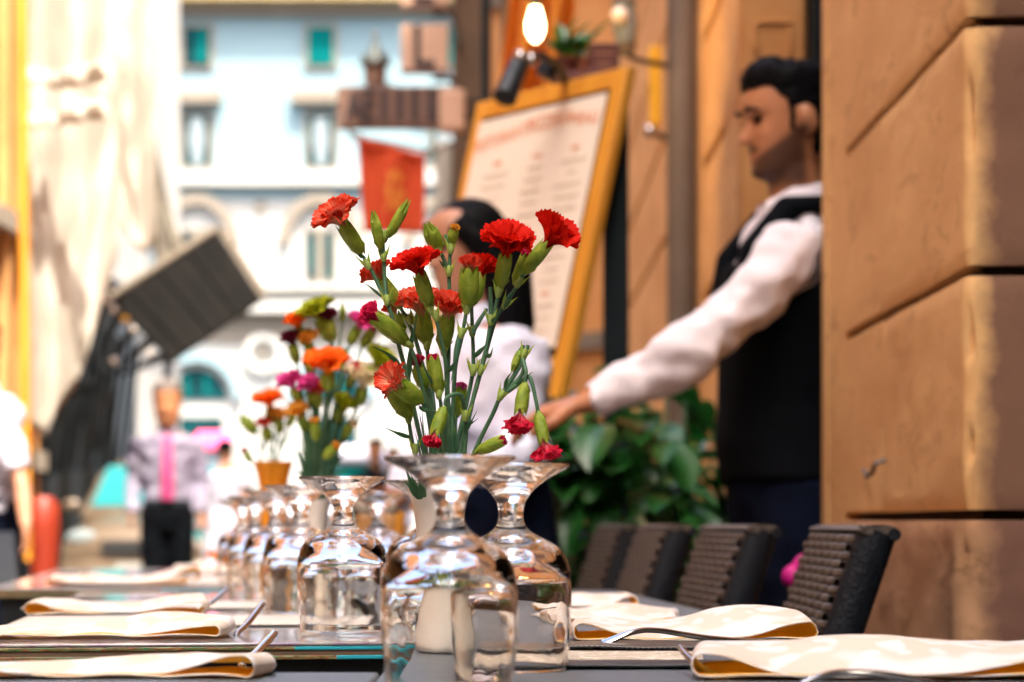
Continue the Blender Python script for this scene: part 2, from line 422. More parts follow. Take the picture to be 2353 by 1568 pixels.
# street wall beyond the doorway: courses of blocks
zc = [0, .37, .77, 1.17, 1.57, 1.98, 2.376, 2.78, 3.2]
for (y0, y1, off) in ((6.42, 7.62, 0), (8.0, 9.5, 1), (9.505, 11.0, 0), (11.005, 13.5, 1)):
    for z0, z1 in zip(zc[:-1], zc[1:]):
        wobj('stone_block', MB().bb(XW - .001, .9, y0, y1, z0 + .012, z1 - .012), M['stone'], nb, mods=[BEV(.012, 2)])
wobj('upper_wall', MB().bb(XW, .95, 6.84, 13.5, 3.21, H), M['stone'], nb, smooth=False)
wobj('pilaster_strip', MB().bb(XW - .002, .95, 7.63, 7.99, 0, H), M['stone'], nb, mods=[BEV(.006)])
# cornice and windows above the frame keep the block a building
for y in (-6, -2, 2, 8.5, 11.5):
    wn = wobj('window', MB().bb(XW - .01 if y > 3 else 1.08, 1.16 if y < 3 else .62, y - .5, y + .5, 5.2, 7.0), M['teal_dark'], nb)

# ------------------------------------------------------------------ downpipe
dp = thing('downpipe', 'grey brown drainpipe running down the orange wall beyond the doorway', 'pipe', (.545, 7.78, 0))
wobj('pipe_shaft', MB().tube([(.545, 7.78, 0), (.545, 7.78, 10.9)], .047, 20), M['pipe'], dp)
for z in (.5, 1.35, 2.62, 4.6):
    wobj('pipe_collar', MB().tube([(.545, 7.78, z), (.545, 7.78, z + .12)], .054, 20), M['greenshutter'] if z == 1.35 else M['pipe'], dp)

# ------------------------------------------------------------------ yellow strip and small lamp boss on the wall
ys = thing('wall_marker', 'narrow bright yellow vertical marker on the orange wall left of the drainpipe', 'sign', (ux(1506, 8.6), 8.6, vz(290, 8.6)))
wobj('marker_plate', MB().bb(ux(1492, 8.6), ux(1520, 8.6), 8.6, 8.63, vz(290, 8.6), vz(105, 8.6)), M['yellow'], ys, mods=[BEV(.008, 3)])
wobj('mounting_cap', MB().ball(at(1494, 303, 8.58), .026, 12), M['steel'], ys)
wobj('bracket', MB().tube([at(1494, 303, 8.6), at(1512, 312, 8.66), Vector((XW + .01, 8.7, vz(318, 8.66)))], .012, 8), M['pipe'], ys)

# ================================================================== SECOND RIGHT BUILDING, where the street bends left
sb = thing('side_building', 'dark brown building corner beyond the menu board where the street bends', 'building', (1, 18, 0))
wobj('wall', MB().prism([(-.447, 18.2, 0), (-.12, 18.0, 0), (6, 18.0, 0), (6, 26, 0), (-.447, 26, 0)], (0, 0, H)), M['brown_wall'], sb, smooth=False)
wobj('plaster_wall', MB().prism([(ux(1130, 15.5), 15.5, 0), (XW + .3, 13.6, 0), (XW + .3, 17.9, 0), (ux(1130, 15.5), 17.9, 0)], (0, 0, H)), M['orange_wall'], sb, smooth=False)
wobj('drainpipe', MB().tube([(ux(1117, 15.8), 15.8, 0), (ux(1117, 15.8), 15.8, H)], .032, 12), M['greenshutter'], sb)
# ledges and a door surround, so that the plaster reads as a wall
for z in (1.9, 3.05, 4.15):
    wobj('string_course', MB().prism([(ux(1130, 15.4) , 15.40, z), (XW + .3, 13.5, z), (XW + .3, 13.62, z), (ux(1130, 15.5), 15.52, z)], (0, 0, .10)), M['beige_stone'], sb, smooth=False)
for k, (u0, u1) in enumerate(((1150, 1185), (1215, 1262))):
    d = 15.1 - k * .3
    wobj('window_leaf', MB().bb(ux(u0, d), ux(u1, d), d - .02, d + .1, vz(330, d), vz(-60, d)), M['darkred'] if k else M['brown_wall'], sb, mods=[BEV(.01)])
# pale stone quoins behind the flag
for k in range(6):
    z0 = .2 + k * .62
    wobj('quoin', MB().bb(ux(1000 if k % 2 else 1008, 19), ux(1040, 19), 18.9, 19.3, z0, z0 + .56), M['cream_wall'], sb, mods=[BEV(.03)])

# ================================================================== LEFT BUILDINGS
lb = thing('ochre_building', 'sunlit orange building at the far left edge of the street', 'building', (-5, 5, 0))
wobj('wall', MB().bb(-9, -3.05, -26, 15.35, 0, 9.0), M['left_wall'], lb, smooth=False)
for y in (15.2, 14.85, 14.4, 12, 8, 4, 0, -5):
    wobj('pilaster', MB().bb(-3.05, -2.98, y - .09, y + .04, 0, 9), M['orange_wall'] if y > 13 else M['cream_wall'], lb, mods=[BEV(.012)])
for y in (13.4, 10, 6, 2, -2.5, -8):
    w_ = wobj('window', MB().bb(-3.06, -3.0, y - .45, y + .45, 3.2, 4.9), M['teal_dark'], lb)
    sub('window_frame', MB().bb(-3.02, -2.985, y - .52, y - .45, 3.1, 5).bb(-3.02, -2.985, y + .45, y + .52, 3.1, 5).bb(-3.02, -2.97, y - .52, y + .52, 3.02, 3.1), M['cream_wall'], w_)
for z in (1.2, 2.6, 5.3):
    wobj('string_course', MB().bb(-3.06, -2.95, -26, 15.36, z, z + .12), M['cream_wall'], lb, smooth=False)
cb = thing('cream_building', 'sunlit cream building behind the hanging white awning on the left', 'building', (-7, 28, 0))
wobj('wall', MB().bb(-12, -5.5, 18.0, 40, 0, 12), M['cream_wall'], cb, smooth=False)
wobj('cornice', MB().bb(-5.52, -5.35, 18, 40.1, 3.9, 4.15), M['white_stone'], cb, smooth=False)
for y in (29, 33, 37):
    wobj('window', MB().bb(-5.51, -5.46, y - .6, y + .6, 4.6, 6.4), M['curtain'], cb)

rb = thing('sky_block_building', 'unseen brown building added behind the viewer to hold back skylight', 'building', (0, -14, 0))  # added unseen building that blocks low skylight on the pier front
wobj('wall', MB().bb(-9, 1.0, -20, -14, 0, 11), M['brown_wall'], rb, smooth=False)
for x in (-7, -4.6, -2.2, 0):
    for z in (1.2, 4.4, 7.4): wobj('window', MB().bb(x - .5, x + .5, -14.0, -13.94, z, z + 1.8), M['curtain'], rb)

# ================================================================== FAR PALAZZO
D = 75.0
fb = thing('palazzo', 'pale blue and white palazzo closing the far end of the street', 'building', (-4, D, 0))
def fbb(u0, u1, v0, v1, d0, d1): return MB().bb(ux(u0, D), ux(u1, D), d0, d1, vz(v1, D), vz(v0, D))
wobj('upper_wall', MB().bb(-26, 12, D, D + 12, vz(400, D), vz(14, D)), M['pale_blue'], fb, smooth=False)
wobj('lower_wall', MB().bb(-26, 12, D - .01, D + 12, 0, vz(400, D)), M['white_stone'], fb, smooth=False)
wobj('cornice', MB().bb(-26, 12, D - .9, D + 1, vz(14, D), vz(-30, D)), M['cornice'], fb, smooth=False)
wobj('cornice_soffit', MB().bb(-26, 12, D - .35, D, vz(38, D), vz(14, D)), M['beige_stone'], fb, smooth=False)
wobj('string_course', MB().bb(-26, 12, D - .5, D, vz(430, D), vz(396, D)), M['white_stone'], fb, smooth=False)
wobj('blue_band', MB().bb(-26, 12, D - .06, D, vz(458, D), vz(432, D)), M['pale_blue'], fb, smooth=False)
wobj('balcony_ledge', MB().bb(-26, 12, D - .7, D, vz(722, D), vz(700, D)), M['white_stone'], fb, smooth=False)
wobj('balcony_ledge', MB().bb(-26, 12, D - .5, D, vz(668, D), vz(655, D)), M['white_stone'], fb, smooth=False)
wobj('frieze', MB().bb(-26, 12, D - .08, D, vz(790, D), vz(722, D)), M['beige_stone'], fb, smooth=False)
for k in range(-3, 4):
    uc = 738 + 284.5 * k
    if uc < 120 or uc > 1500: continue
    for (v0, v1, kind) in ((66, 152, 0), (264, 382, 1)):
        fr = wobj('window_frame', fbb(uc - 38, uc + 38, v0 - 9, v1 + 9, D - .12, D + .02), M['beige_stone'], fb, smooth=False)
        sub('pane', fbb(uc - 29, uc + 29, v0, v1, D - .16, D - .1), M['teal_dark'] if (kind == 1 or k == -1) else M['teal'], fr, smooth=False)
        if kind == 0 and k == -1:
            sub('shutter', fbb(uc + 2, uc + 24, v0 + 4, v1 - 4, D - .22, D - .17), M['teal'], fr, smooth=False)
        if kind == 1:
            sub('curtain', MB().prism([at(uc - 15, v0 + 6, D - .22), at(uc + 13, v0 + 6, D - .22), at(uc + 18, (v0 + v1) / 2, D - .22), at(uc + 8, v1, D - .22), at(uc - 8, v1, D - .22), at(uc - 20, (v0 + v1) / 2, D - .22)], (0, .03, 0)), M['curtain'], fr, smooth=False)
    wobj('window_hood', fbb(uc - 66, uc + 56, 214, 241, D - .5, D), M['beige_stone'], fb, smooth=False)
    # lower storey: arched niche with a window of two dark lights
    arc = [at(uc + 96 * math.cos(a), 560 - 112 * math.sin(a), D) for a in [PI * i / 16 for i in range(17)]]
    inn = [at(uc + 72 * math.cos(a), 560 - 88 * math.sin(a), D) for a in [PI * i / 16 for i in range(16, -1, -1)]]
    mb = MB()
    for i in range(16):
        mb.prism([arc[i] + Vector((0, -.35, 0)), arc[i + 1] + Vector((0, -.35, 0)), inn[15 - i] + Vector((0, -.35, 0)), inn[16 - i] + Vector((0, -.35, 0))], (0, .36, 0))
    wobj('arch_moulding', mb, M['beige_stone'], fb, smooth=False)
    fr = wobj('window_frame', fbb(uc - 36, uc + 36, 526, 650, D - .12, D + .02), M['beige_stone'], fb, smooth=False)
    sub('pane', fbb(uc - 30, uc - 11, 534, 642, D - .18, D - .1), M['teal_dark'], fr, smooth=False)
    sub('pane', fbb(uc + 8, uc + 27, 534, 642, D - .18, D - .1), M['teal_dark'], fr, smooth=False)
    wobj('swag', MB().prism([at(uc - 152, 462, D - .15), at(uc - 128, 462, D - .15), at(uc - 134, 492, D - .15), at(uc - 146, 492, D - .15)], (0, .14, 0)), M['beige_stone'], fb, smooth=False)
# ground floor: round-headed openings with ring mouldings, roundels between them
for uc in (-100, 165, 452, 760, 1060, 1340):
    n = 18; mb = MB(); ring = MB()
    poly = [at(uc - 68, 918, D - .1)] + [at(uc + 68 * math.cos(PI - PI * i / n), 915 - 66 * math.sin(PI * i / n), D - .1) for i in range(n + 1)] + [at(uc + 68, 918, D - .1)]
    mb.prism(poly, (0, .08, 0))
    fr = wobj('fanlight', mb, M['teal_dark'], fb, smooth=False)
    for q in (-.33, .33):
        sub('glazing_bar', MB().bb(ux(uc + 68 * q - 5, D), ux(uc + 68 * q + 5, D), D - .14, D - .09, vz(915, D), vz(862, D)), M['teal'], fr, smooth=False)
    for i in range(n):
        a0, a1 = PI * i / n, PI * (i + 1) / n
        ring.prism([at(uc + r_ * math.cos(a_), 915 - r_ * math.sin(a_), D - .4) for r_, a_ in ((84, a0), (84, a1), (104, a1), (104, a0))], (0, .4, 0))
    wobj('arch_moulding', ring, M['pale_blue'], fb, smooth=False)
    wobj('shop_door', fbb(uc - 60, uc + 60, 960, 1250, D - .14, D), M['teal_dark'], fb, smooth=False)
for uc in (310, 605, 905, 1200):
    mb = MB(); n = 20
    for i in range(n):
        a0, a1 = 2 * PI * i / n, 2 * PI * (i + 1) / n
        mb.prism([at(uc + r_ * math.cos(a_), 812 - r_ * math.sin(a_), D - .3) for r_, a_ in ((30, a0), (30, a1), (46, a1), (46, a0))], (0, .3, 0))
    wobj('roundel', mb, M['white_stone'], fb, smooth=False)
    wobj('roundel_boss', MB().ball(at(uc, 812, D - .1), .16, 12), M['beige_stone'], fb)

# ================================================================== SIGNS HANGING FROM THE SIDE BUILDING
def text(body, size, mat, parent, loc, rot=(R(90), 0, 0), ext=.004, name='lettering', align='CENTER', sx=1):
    c = bpy.data.curves.new(name, 'FONT'); c.body = body; c.size = size; c.extrude = ext; c.align_x = align; c.align_y = 'CENTER'
    c.materials.append(mat); c.resolution_u = 3; c.offset = .008
    o = bpy.data.objects.new(name, c); COL.objects.link(o); o.rotation_euler = rot; o.scale = (sx, 1, 1)
    o.parent = parent; o.matrix_parent_inverse = Matrix.Translation(-parent.location); o.location = loc
    return remesh_text(o)
M['sign_brown'] = MAT('brown_sign_board', (.12, .062, .04), (.165, .09, .06), .6, 6)
M['sign_letter'] = MAT('dark_brown_letter', (.018, .007, .007), None, .6)
M['sign_pink'] = MAT('pale_pink_sign', (.42, .26, .17), (.5, .32, .22), .6, 4)
hs_ = thing('hanging_sign', 'brown hanging sign board with a row of tall dark letters under the lantern', 'sign', at(920, 298, 14))
wobj('sign_board', MB().bb(ux(776, 14), ux(1052, 14), 14, 14.07, vz(296, 14), vz(198, 14)), M['sign_brown'], hs_, mods=[BEV(.012, 3)])
wobj('end_cap', MB().bb(ux(1008, 14), ux(1068, 14), 13.96, 14.1, vz(304, 14), vz(208, 14)), M['sign_pink'], hs_, mods=[BEV(.02, 4)])
for i, ch in enumerate('AEIIIIN'):
    u = 812 + i * 35.5
    text(ch, .262 if ch != 'A' else .25, M['sign_letter'], hs_, at(u + (0 if i else 2), 247, 13.995), sx=.62 if ch in 'AEN' else 1.0, ext=.006, name='letter')
wobj('bracket', MB().tube([at(800, 298, 14.03), at(812, 318, 14.03), at(828, 330, 14.03)], .01, 6), M['pipe'], hs_)
wobj('arm', MB().tube([at(1060, 255, 14.04), Vector((.1, 14.6, vz(255, 14))), Vector((XW + .3, 14.9, vz(255, 14)))], .022, 8), M['black_metal'], hs_)
vs_ = thing('vertical_sign', 'pale pink vertical sign of stacked letter boxes, the lowest showing an L', 'sign', at(970, 165, 16.5))
for (v0, v1, ch) in ((56, 166, 'L'), (-86, 16, 'E')):
    bx = wobj('letter_box', MB().bb(ux(921, 16.5), ux(1030, 16.5), 16.5, 16.62, vz(v1, 16.5), vz(v0, 16.5)), M['sign_pink'], vs_, mods=[BEV(.012, 3)])
    text(ch, .40, M['sign_letter'], vs_, at(972, (v0 + v1) / 2 + 2, 16.49), sx=.8, name='letter')
    sub('box_edge', MB().bb(ux(921, 16.5), ux(1030, 16.5), 16.47, 16.5, vz(v1 + 2, 16.5), vz(v1 - 4, 16.5)), M['sign_brown'], bx)
for v in (30, 183, -110):
    wobj('sign_bracket', MB().tube([at(1000, v, 16.6), at(1038, v - 2, 17.2), Vector((-.40, 18.25, vz(v, 17)))], .02, 8), M['black_metal'], vs_)

ln = thing('street_lantern', 'dark domed street lantern with a pointed finial above the brown sign', 'lantern', at(862, 196, 15))
L0 = at(862, 196, 15)
s_ = 15 / F
wobj('lantern_body', MB().lathe([(0, 0), (24 * s_, 0), (27 * s_, 48 * s_), (0, 48 * s_)], 16, L0), M['sign_brown'], ln)
wobj('lantern_roof', MB().lathe([(0, 44 * s_), (36 * s_, 46 * s_), (35 * s_, 58 * s_), (24 * s_, 70 * s_), (12 * s_, 84 * s_), (8 * s_, 96 * s_), (6 * s_, 104 * s_), (0, 106 * s_)], 16, L0), MAT('weathered_copper', (.035, .05, .045), (.06, .07, .06), .5, 12), ln)
wobj('finial', MB().lathe([(0, 100 * s_), (3 * s_, 106 * s_), (7 * s_, 113 * s_), (3 * s_, 120 * s_), (0, 128 * s_)], 12, L0), M['pipe'], ln)
wobj('lantern_arm', MB().tube([L0 + Vector((0, 0, .02)), L0 + Vector((.35, .3, -.05)), Vector((XW + .3, 15.6, L0.z))], .014, 6), M['black_metal'], ln)

fl = thing('banner', 'orange red hanging banner with a yellow emblem below the brown sign', 'banner', at(905, 330, 13))
M['banner'] = translucent(MAT('orange_red_cloth', (.55, .075, .018), (.64, .10, .028), .85, 4), (.9, .15, .04), .35)
M['emblem'] = translucent(MAT('yellow_emblem', (.85, .35, .06), None, .8), (.9, .4, .05), .35)
def bann(a, b, off=0):
    ul, ur = 822 + 14 * b, 978 - 3 * b
    vt = 326 + (363 - 326) * a
    u = ul + (ur - ul) * a; v = vt + (536 - vt) * b
    return at(u, v, 13 + .03 * math.sin(a * 9 + b * 2) + off)
wobj('cloth', MB().grid(bann, 16, 16), M['banner'], fl, mods=[dict(type='SOLIDIFY', thickness=.006)])
def embl(q, off):
    pts = [(.42, .28), (.56, .22), (.66, .3), (.6, .42), (.7, .52), (.62, .62), (.68, .72), (.5, .70), (.36, .76), (.42, .6), (.34, .46), (.46, .4)]
    return [bann(x, y, off) for x, y in pts]
wobj('emblem', MB().prism(embl(0, -.008), (0, .004, 0)), M['emblem'], fl, smooth=False)
wobj('top_hem', MB().tube([bann(-.01, -.01), bann(.5, -.015), bann(1.01, -.01)], .012, 8), M['banner'], fl)
wobj('hanger_arm', MB().tube([at(806, 306, 13), at(850, 322, 13), at(1000, 352, 13.05), at(1030, 330, 13.2), Vector((XW + .29, 14.3, vz(300, 13)))], .010, 8), M['pipe'], fl)
wobj('scroll', MB().tube([at(990 + 14 * math.cos(a), 356 + 12 * math.sin(a), 13.05) for a in [x * .5 for x in range(12)]], .008, 6), M['teal'], fl)
# ================================================================== MENU BOARD (easel) and the things clipped to it
mbd = thing('menu_board', 'tall amber framed menu easel leaning beside the doorway', 'menu board', (ux(1250, 6.2), 6.3, 0))
NT, NBt = at(1443, 150, 6.0), at(1232, 1168, 6.0)          # near edge, top and bottom
FT = at(1096, 236, 6.53)
e1 = (FT - NT)                                             # along the top, near to far
e2 = (NBt - NT)                                            # down the near edge
nrm = e1.cross(e2).normalized()
if nrm.x > 0: nrm = -nrm
def bp_(a, b, o=0): return NT + e1 * a + e2 * b + nrm * o  # a: 0 near..1 far, b: 0 top..1 bottom
def rail(a0, a1, b0, b1, th=.03, o=0): return MB().prism([bp_(a0, b0, o), bp_(a1, b0, o), bp_(a1, b1, o), bp_(a0, b1, o)], -nrm * th)
bev = [BEV(.004)]
wobj('backing_board', rail(.02, .98, .02, .69, .012, -.006), M['greenshutter'], mbd)
wobj('frame_rail', rail(0, .085, 0, 1.0, .03), M['orange_wood'], mbd, mods=bev)
wobj('frame_rail', rail(.945, 1, 0, 1.0, .03), M['orange_wood'], mbd, mods=bev)
wobj('frame_rail', rail(.085, .945, 0, .045, .03, -.002), M['orange_wood'], mbd, mods=bev)
wobj('frame_rail', rail(.085, .945, .655, .70, .03, -.002), M['orange_wood'], mbd, mods=bev)
wobj('frame_rail', rail(.085, .945, .965, 1.0, .03, -.002), M['orange_wood'], mbd, mods=bev)
pap = wobj('menu_sheet', rail(.09, .94, .055, .635, .002, .003), M['paper'], mbd)
M['ink'] = MAT('orange_ink', (.75, .30, .14), None, .7); M['grey_ink'] = MAT('grey_ink', (.66, .57, .45), None, .7)
# lettering laid on the sheet
ax, ay = (-e1).normalized(), (-e2).normalized()
az_ = ax.cross(ay).normalized(); ay = az_.cross(ax)
rotm = Matrix((ax, ay, az_)).transposed()
def btext(body, size, a, b, mat, sx=1, tilt=0):
    c = bpy.data.curves.new('lettering', 'FONT'); c.body = body; c.size = size; c.align_x = 'CENTER'; c.align_y = 'CENTER'; c.extrude = .0006; c.materials.append(mat); c.resolution_u = 2
    o = bpy.data.objects.new('lettering', c); COL.objects.link(o); o.parent = pap
    o.matrix_basis = Matrix.Translation(bp_(a, b, .0045)) @ (rotm @ Matrix.Rotation(tilt, 3, 'Z')).to_4x4() @ Matrix.Diagonal((sx, 1, 1, 1))
    return remesh_text(o)
for wd, a, b, tl, sz in (('RISTORANTE', .74, .108, .10, .046), ('PIZZERIA', .43, .094, 0, .050), ('MENU', .20, .106, -.10, .046)):
    btext(wd, sz, a, b, M['ink'], .95, tl)
random.seed(3)
for col_, a in ((0, .74), (1, .47), (2, .22)):
    for k in range(16):
        n = random.randint(8, 15) if k % 6 else 6
        btext(''.join(random.choice('aeinorstlcm ') for _ in range(n)), .018, a, .17 + .028 * k, M['grey_ink'] if k % 6 else M['ink'])
wobj('rear_panel', MB().prism([at(1444, 158, 6.10), Vector((ux(1448, 6.10), 6.10, .02)), Vector((ux(1386, 6.10), 6.10, .02)), at(1386, 420, 6.10), at(1404, 300, 6.10)], (0, .025, 0)), M['greenshutter'], mbd, mods=[BEV(.003)])
wobj('rear_leg', MB().tube([bp_(.9, .02, -.05), Vector((.60 - .30, 6.75, 0))], .018, 8), M['greenshutter'], mbd)
for a in (.04, .96):
    wobj('front_leg', MB().tube([bp_(a, 1, -.012), Vector((bp_(a, 1).x - .17, bp_(a, 1).y, 0))], .017, 8), M['orange_wood'], mbd)

cl = thing('clamp_lamp', 'black cylindrical clamp spotlight tilted over the top of the menu board', 'lamp', at(1180, 180, 5.9))
wobj('lamp_head', MB().tube([at(1200, 128, 5.95), at(1192, 150, 5.93), at(1160, 226, 5.87)], [.018, .026, .030], 18), M['black_metal'], cl)
wobj('lamp_joint', MB().ball(at(1196, 132, 5.92), .018, 12), M['steel'], cl)
wobj('lamp_arm', MB().tube([at(1200, 134, 5.95), at(1245, 128, 6.0), at(1285, 155, 6.1), bp_(.4, 0)], .012, 8), M['black_metal'], cl)
wobj('clamp', MB().box(at(1258, 160, 6.1), (.05, .04, .045), Matrix.Rotation(.5, 3, 'Y')), M['black_metal'], cl, mods=[BEV(.005)])
wobj('lamp_shine', MB().ball(at(1222, 138, 5.9), .016, 10), M['steel'], cl)

# lit bulb with a real small lamp
bl = thing('lit_bulb', 'glowing round bulb against the orange wall above the menu board', 'lamp', at(1232, 20, 7.3))
BP = at(1230, 60, 7.3)
wobj('bulb', MB().lathe([(0, -.052), (.015, -.040), (.025, -.018), (.026, .008), (.019, .035), (.013, .058), (0, .06)], 20, BP), emis('warm_bulb', (1, .72, .35), 4.0), bl)
wobj('bulb_cap', MB().tube([BP + Vector((0, 0, .055)), BP + Vector((0, 0, .11))], .018, 12), M['black_metal'], bl)
wobj('flex', MB().tube([BP + Vector((0, 0, .10)), BP + Vector((.01, .02, .9)), BP + Vector((.1, .3, 2.2))], .004, 6), M['black_metal'], bl)
pl = bpy.data.lights.new('bulb_light', 'POINT'); pl.energy = 1.5; pl.color = (1, .55, .18); pl.shadow_soft_size = .04
po = bpy.data.objects.new('bulb_light', pl); COL.objects.link(po); po.location = BP + Vector((0, -.07, .0)); po.parent = bl; po.matrix_parent_inverse = Matrix.Translation(-bl.location)

gl = thing('wall_lantern', 'greyish white glass lantern on the wall right of the bulb', 'lantern', at(1437, 110, 7.6))
wobj('lantern_glass', MB().tube([at(1437, 100, 7.6), at(1435, 60, 7.6), at(1434, 5, 7.6)], [.030, .040, .034], 16), M['curtain'], gl)
wobj('lantern_globe', MB().ball(at(1424, 36, 7.56), .028, 14), M['porcelain'], gl)
wobj('lantern_cap', MB().tube([at(1434, 6, 7.6), at(1434, -12, 7.6)], [.045, .01], 16), M['pipe'], gl)
wobj('lantern_base', MB().tube([at(1437, 100, 7.6), at(1440, 128, 7.6)], [.034, .022], 16), M['pipe'], gl)
wobj('lantern_bracket', MB().tube([at(1440, 126, 7.6), at(1470, 140, 7.7), Vector((XW + .01, 7.9, vz(140, 7.7)))], .009, 8), M['black_metal'], gl)

# amber cloth hanging behind the bulb
def drape(a, b):
    u = 1185 + (1335 - 1185) * a + 10 * b * (a - .5); v = -120 + 345 * b - (35 * abs(a - .5) * b)
    return at(u - 35 * b, v, 8.0 + .10 * math.sin(a * 15) * (.4 + .6 * b) + .1 * a)
ac = obj('amber_curtain', MB().grid(drape, 40, 12), translucent(MAT('amber_cloth', (.75, .30, .03), (.85, .42, .06), .8, 4, .3, 8), (.9, .4, .05), .4), mods=[dict(type='SOLIDIFY', thickness=.004)])
tag(ac, 'amber cloth gathered in folds on the wall behind the glowing bulb', 'curtain')
rd = obj('curtain_rod', MB().tube([at(1170, -118, 8.05), at(1350, -118, 8.1), Vector((XW + .01, 8.2, vz(-118, 8.1)))], .012, 8), M['darkred'])
tag(rd, 'dark rod carrying the amber cloth beside the wall', 'rod')

# wine crate and pots on a shelf above the board
sf = thing('wall_shelf', 'dark wooden ledge mounted just above the top of the menu board', 'shelf', (.35, 7.0, vz(186, 7)))
wobj('shelf_plank', MB().bb(ux(1268, 7.0), ux(1428, 7), 6.85, 7.15, vz(186, 7) - .025, vz(186, 7)), M['darkred'], sf, mods=[BEV(.004)])
for a_ in (.22, .48):
    q_ = bp_(a_, 0, -.015); wobj('shelf_foot', MB().tube([q_ + Vector((0, 0, -.01)), Vector((ux(1300 + (100 if a_ < .3 else 0), 7), 6.95, vz(186, 7) - .02))], .01, 6), M['darkred'], sf)
def pot(name, u, d, r, h, mat, label, leaves, ls, mat2=None, lean=.9):
    z0 = vz(186, 7)
    c = Vector((ux(u, d), d, z0)); g = thing(name, label, 'potted plant', c)
    wobj('pot', MB().lathe([(0, 0), (r * .7, 0), (r, h), (r * .9, h), (r * .85, h * .9), (0, h * .9)], 18, c), mat, g)
    for k in range(leaves):
        a = random.uniform(0, 2 * PI); o_ = random.uniform(.2, 1)
        tip = c + Vector((math.cos(a) * r * 1.3 * o_, math.sin(a) * r * o_, h + random.uniform(.03, .14)))
        wobj('leaf', leaf_mesh(c + Vector((0, 0, h * .9)), tip, ls), M['bigleaf'], g)
def leaf_mesh(base, tip, w_, up=Vector((0, 0, 1)), stemf=.35, n=6):
    mb = MB(); ax_ = tip - base; L = ax_.length; t_ = ax_.normalized(); s = t_.cross(up)
    s = s.normalized() if s.length > .05 else Vector((1, 0, 0)); nn = s.cross(t_)
    def fn(a, b):
        q = stemf + (1 - stemf) * b
        wd = w_ * (math.sin(PI * min(1, b * .93 + .07)) ** .75) if b < 1 else 0
        x = (a - .5) * 2
        return base + t_ * (L * q) + s * (x * wd * .5) + nn * (abs(x) * wd * .18 - (q ** 2) * L * .32 + .1 * L * q)
    mb.grid(fn, 4, n)
    if stemf > .02: mb.tube([base, base + t_ * (L * stemf) + nn * (.1 * L * stemf - stemf ** 2 * L * .15)], [w_ * .05, w_ * .03], 4)
    return mb
random.seed(11)
pot('potted_herb', 1330, 7.0, .055, .06, M['terracotta'], 'small green herb in a terracotta pot on the shelf above the menu board', 12, .055)
pot('potted_ivy', 1292, 6.95, .045, .05, M['darkred'], 'little ivy in a dark red pot at the left end of the shelf', 10, .045)
cr = thing('wooden_crate', 'dark red wooden crate on the shelf to the right of the pots', 'crate', (ux(1385, 7), 7, vz(186, 7)))
for k in range(3):
    wobj('crate_board', MB().bb(ux(1352, 7), ux(1420, 7), 6.9, 6.912, vz(186, 7) + .003 + k * .03, vz(186, 7) + .029 + k * .03), M['darkred'], cr, mods=[BEV(.002)])
wobj('crate_side', MB().bb(ux(1352, 7), ux(1352, 7) + .01, 6.912, 7.08, vz(186, 7) + .003, vz(186, 7) + .09).bb(ux(1420, 7) - .01, ux(1420, 7), 6.912, 7.08, vz(186, 7) + .003, vz(186, 7) + .09), M['darkred'], cr)

# ================================================================== BROAD-LEAVED PLANTS beside the waiter
def bush(name, label, c, n, spread, h0, h1, seed, w_=(.05, .085), potr=.17, ph=.34):
    random.seed(seed); c = Vector(c); g = thing(name, label, 'potted plant', c)
    wobj('pot', MB().lathe([(0, 0), (potr * .75, 0), (potr, ph), (potr * .9, ph), (potr * .88, ph * .93), (0, ph * .93)], 22, c), M['darkred'], g)
    for k in range(n):
        a = random.uniform(0, 2 * PI); o_ = math.sqrt(random.uniform(.02, 1))
        tip = c + Vector((math.cos(a) * spread * o_, math.sin(a) * spread * .7 * o_, h0 + (h1 - h0) * random.random() * (1 - .25 * o_)))
        root = c + Vector((math.cos(a) * .04, math.sin(a) * .04, ph * .9))
        b = tip.copy(); aa = a + random.uniform(-.7, .7); ll = random.uniform(.10, .19)
        tip = b + Vector((math.cos(aa) * .75, math.sin(aa) * .6 - .25, random.uniform(-.75, .35))).normalized() * ll
        w__ = random.uniform(*w_)
        if k % 4 == 0: wobj('leaf_stalk', MB().tube([root, root.lerp(b, .5) + Vector((0, 0, .05)), b], [.004, .003, .0025], 5), M['stem'], g)
        wobj('leaf', leaf_mesh(b, tip, w__, stemf=0.0), M['bigleaf'], g)
bush('leafy_plant', 'broad leaved green potted plant under the waiter\'s outstretched arm', (ux(1500, 5.7), 5.75, 0), 240, .34, .62, 1.27, 5, (.065, .11))
bush('leafy_plant', 'shadowed green potted plant between the menu board and the larger plant', (ux(1362, 6.3), 6.75, 0), 120, .26, .7, 1.35, 9, (.05, .09))
bush('leafy_plant', 'dark green plant low behind the wicker chair backs', (ux(1600, 6.9), 7.2, 0), 70, .28, .6, 1.25, 14, (.05, .09))
# planter wall of dark boards
ptr = thing('planter_box', 'low dark planter of horizontal boards behind the leafy plants', 'planter', (.36, 6.4, 0))
for k in range(6):
    wobj('board', MB().bb(ux(1330, 6.1), ux(1690, 6.1), 6.08, 6.11, .02 + k * .13, .14 + k * .13), M['greenshutter'], ptr, mods=[BEV(.004)])
for u in (1332, 1510, 1688):
    wobj('post', MB().bb(ux(u, 6.1) - .02, ux(u, 6.1) + .02, 6.112, 6.15, 0, .82), M['darkred'], ptr, mods=[BEV(.004)])
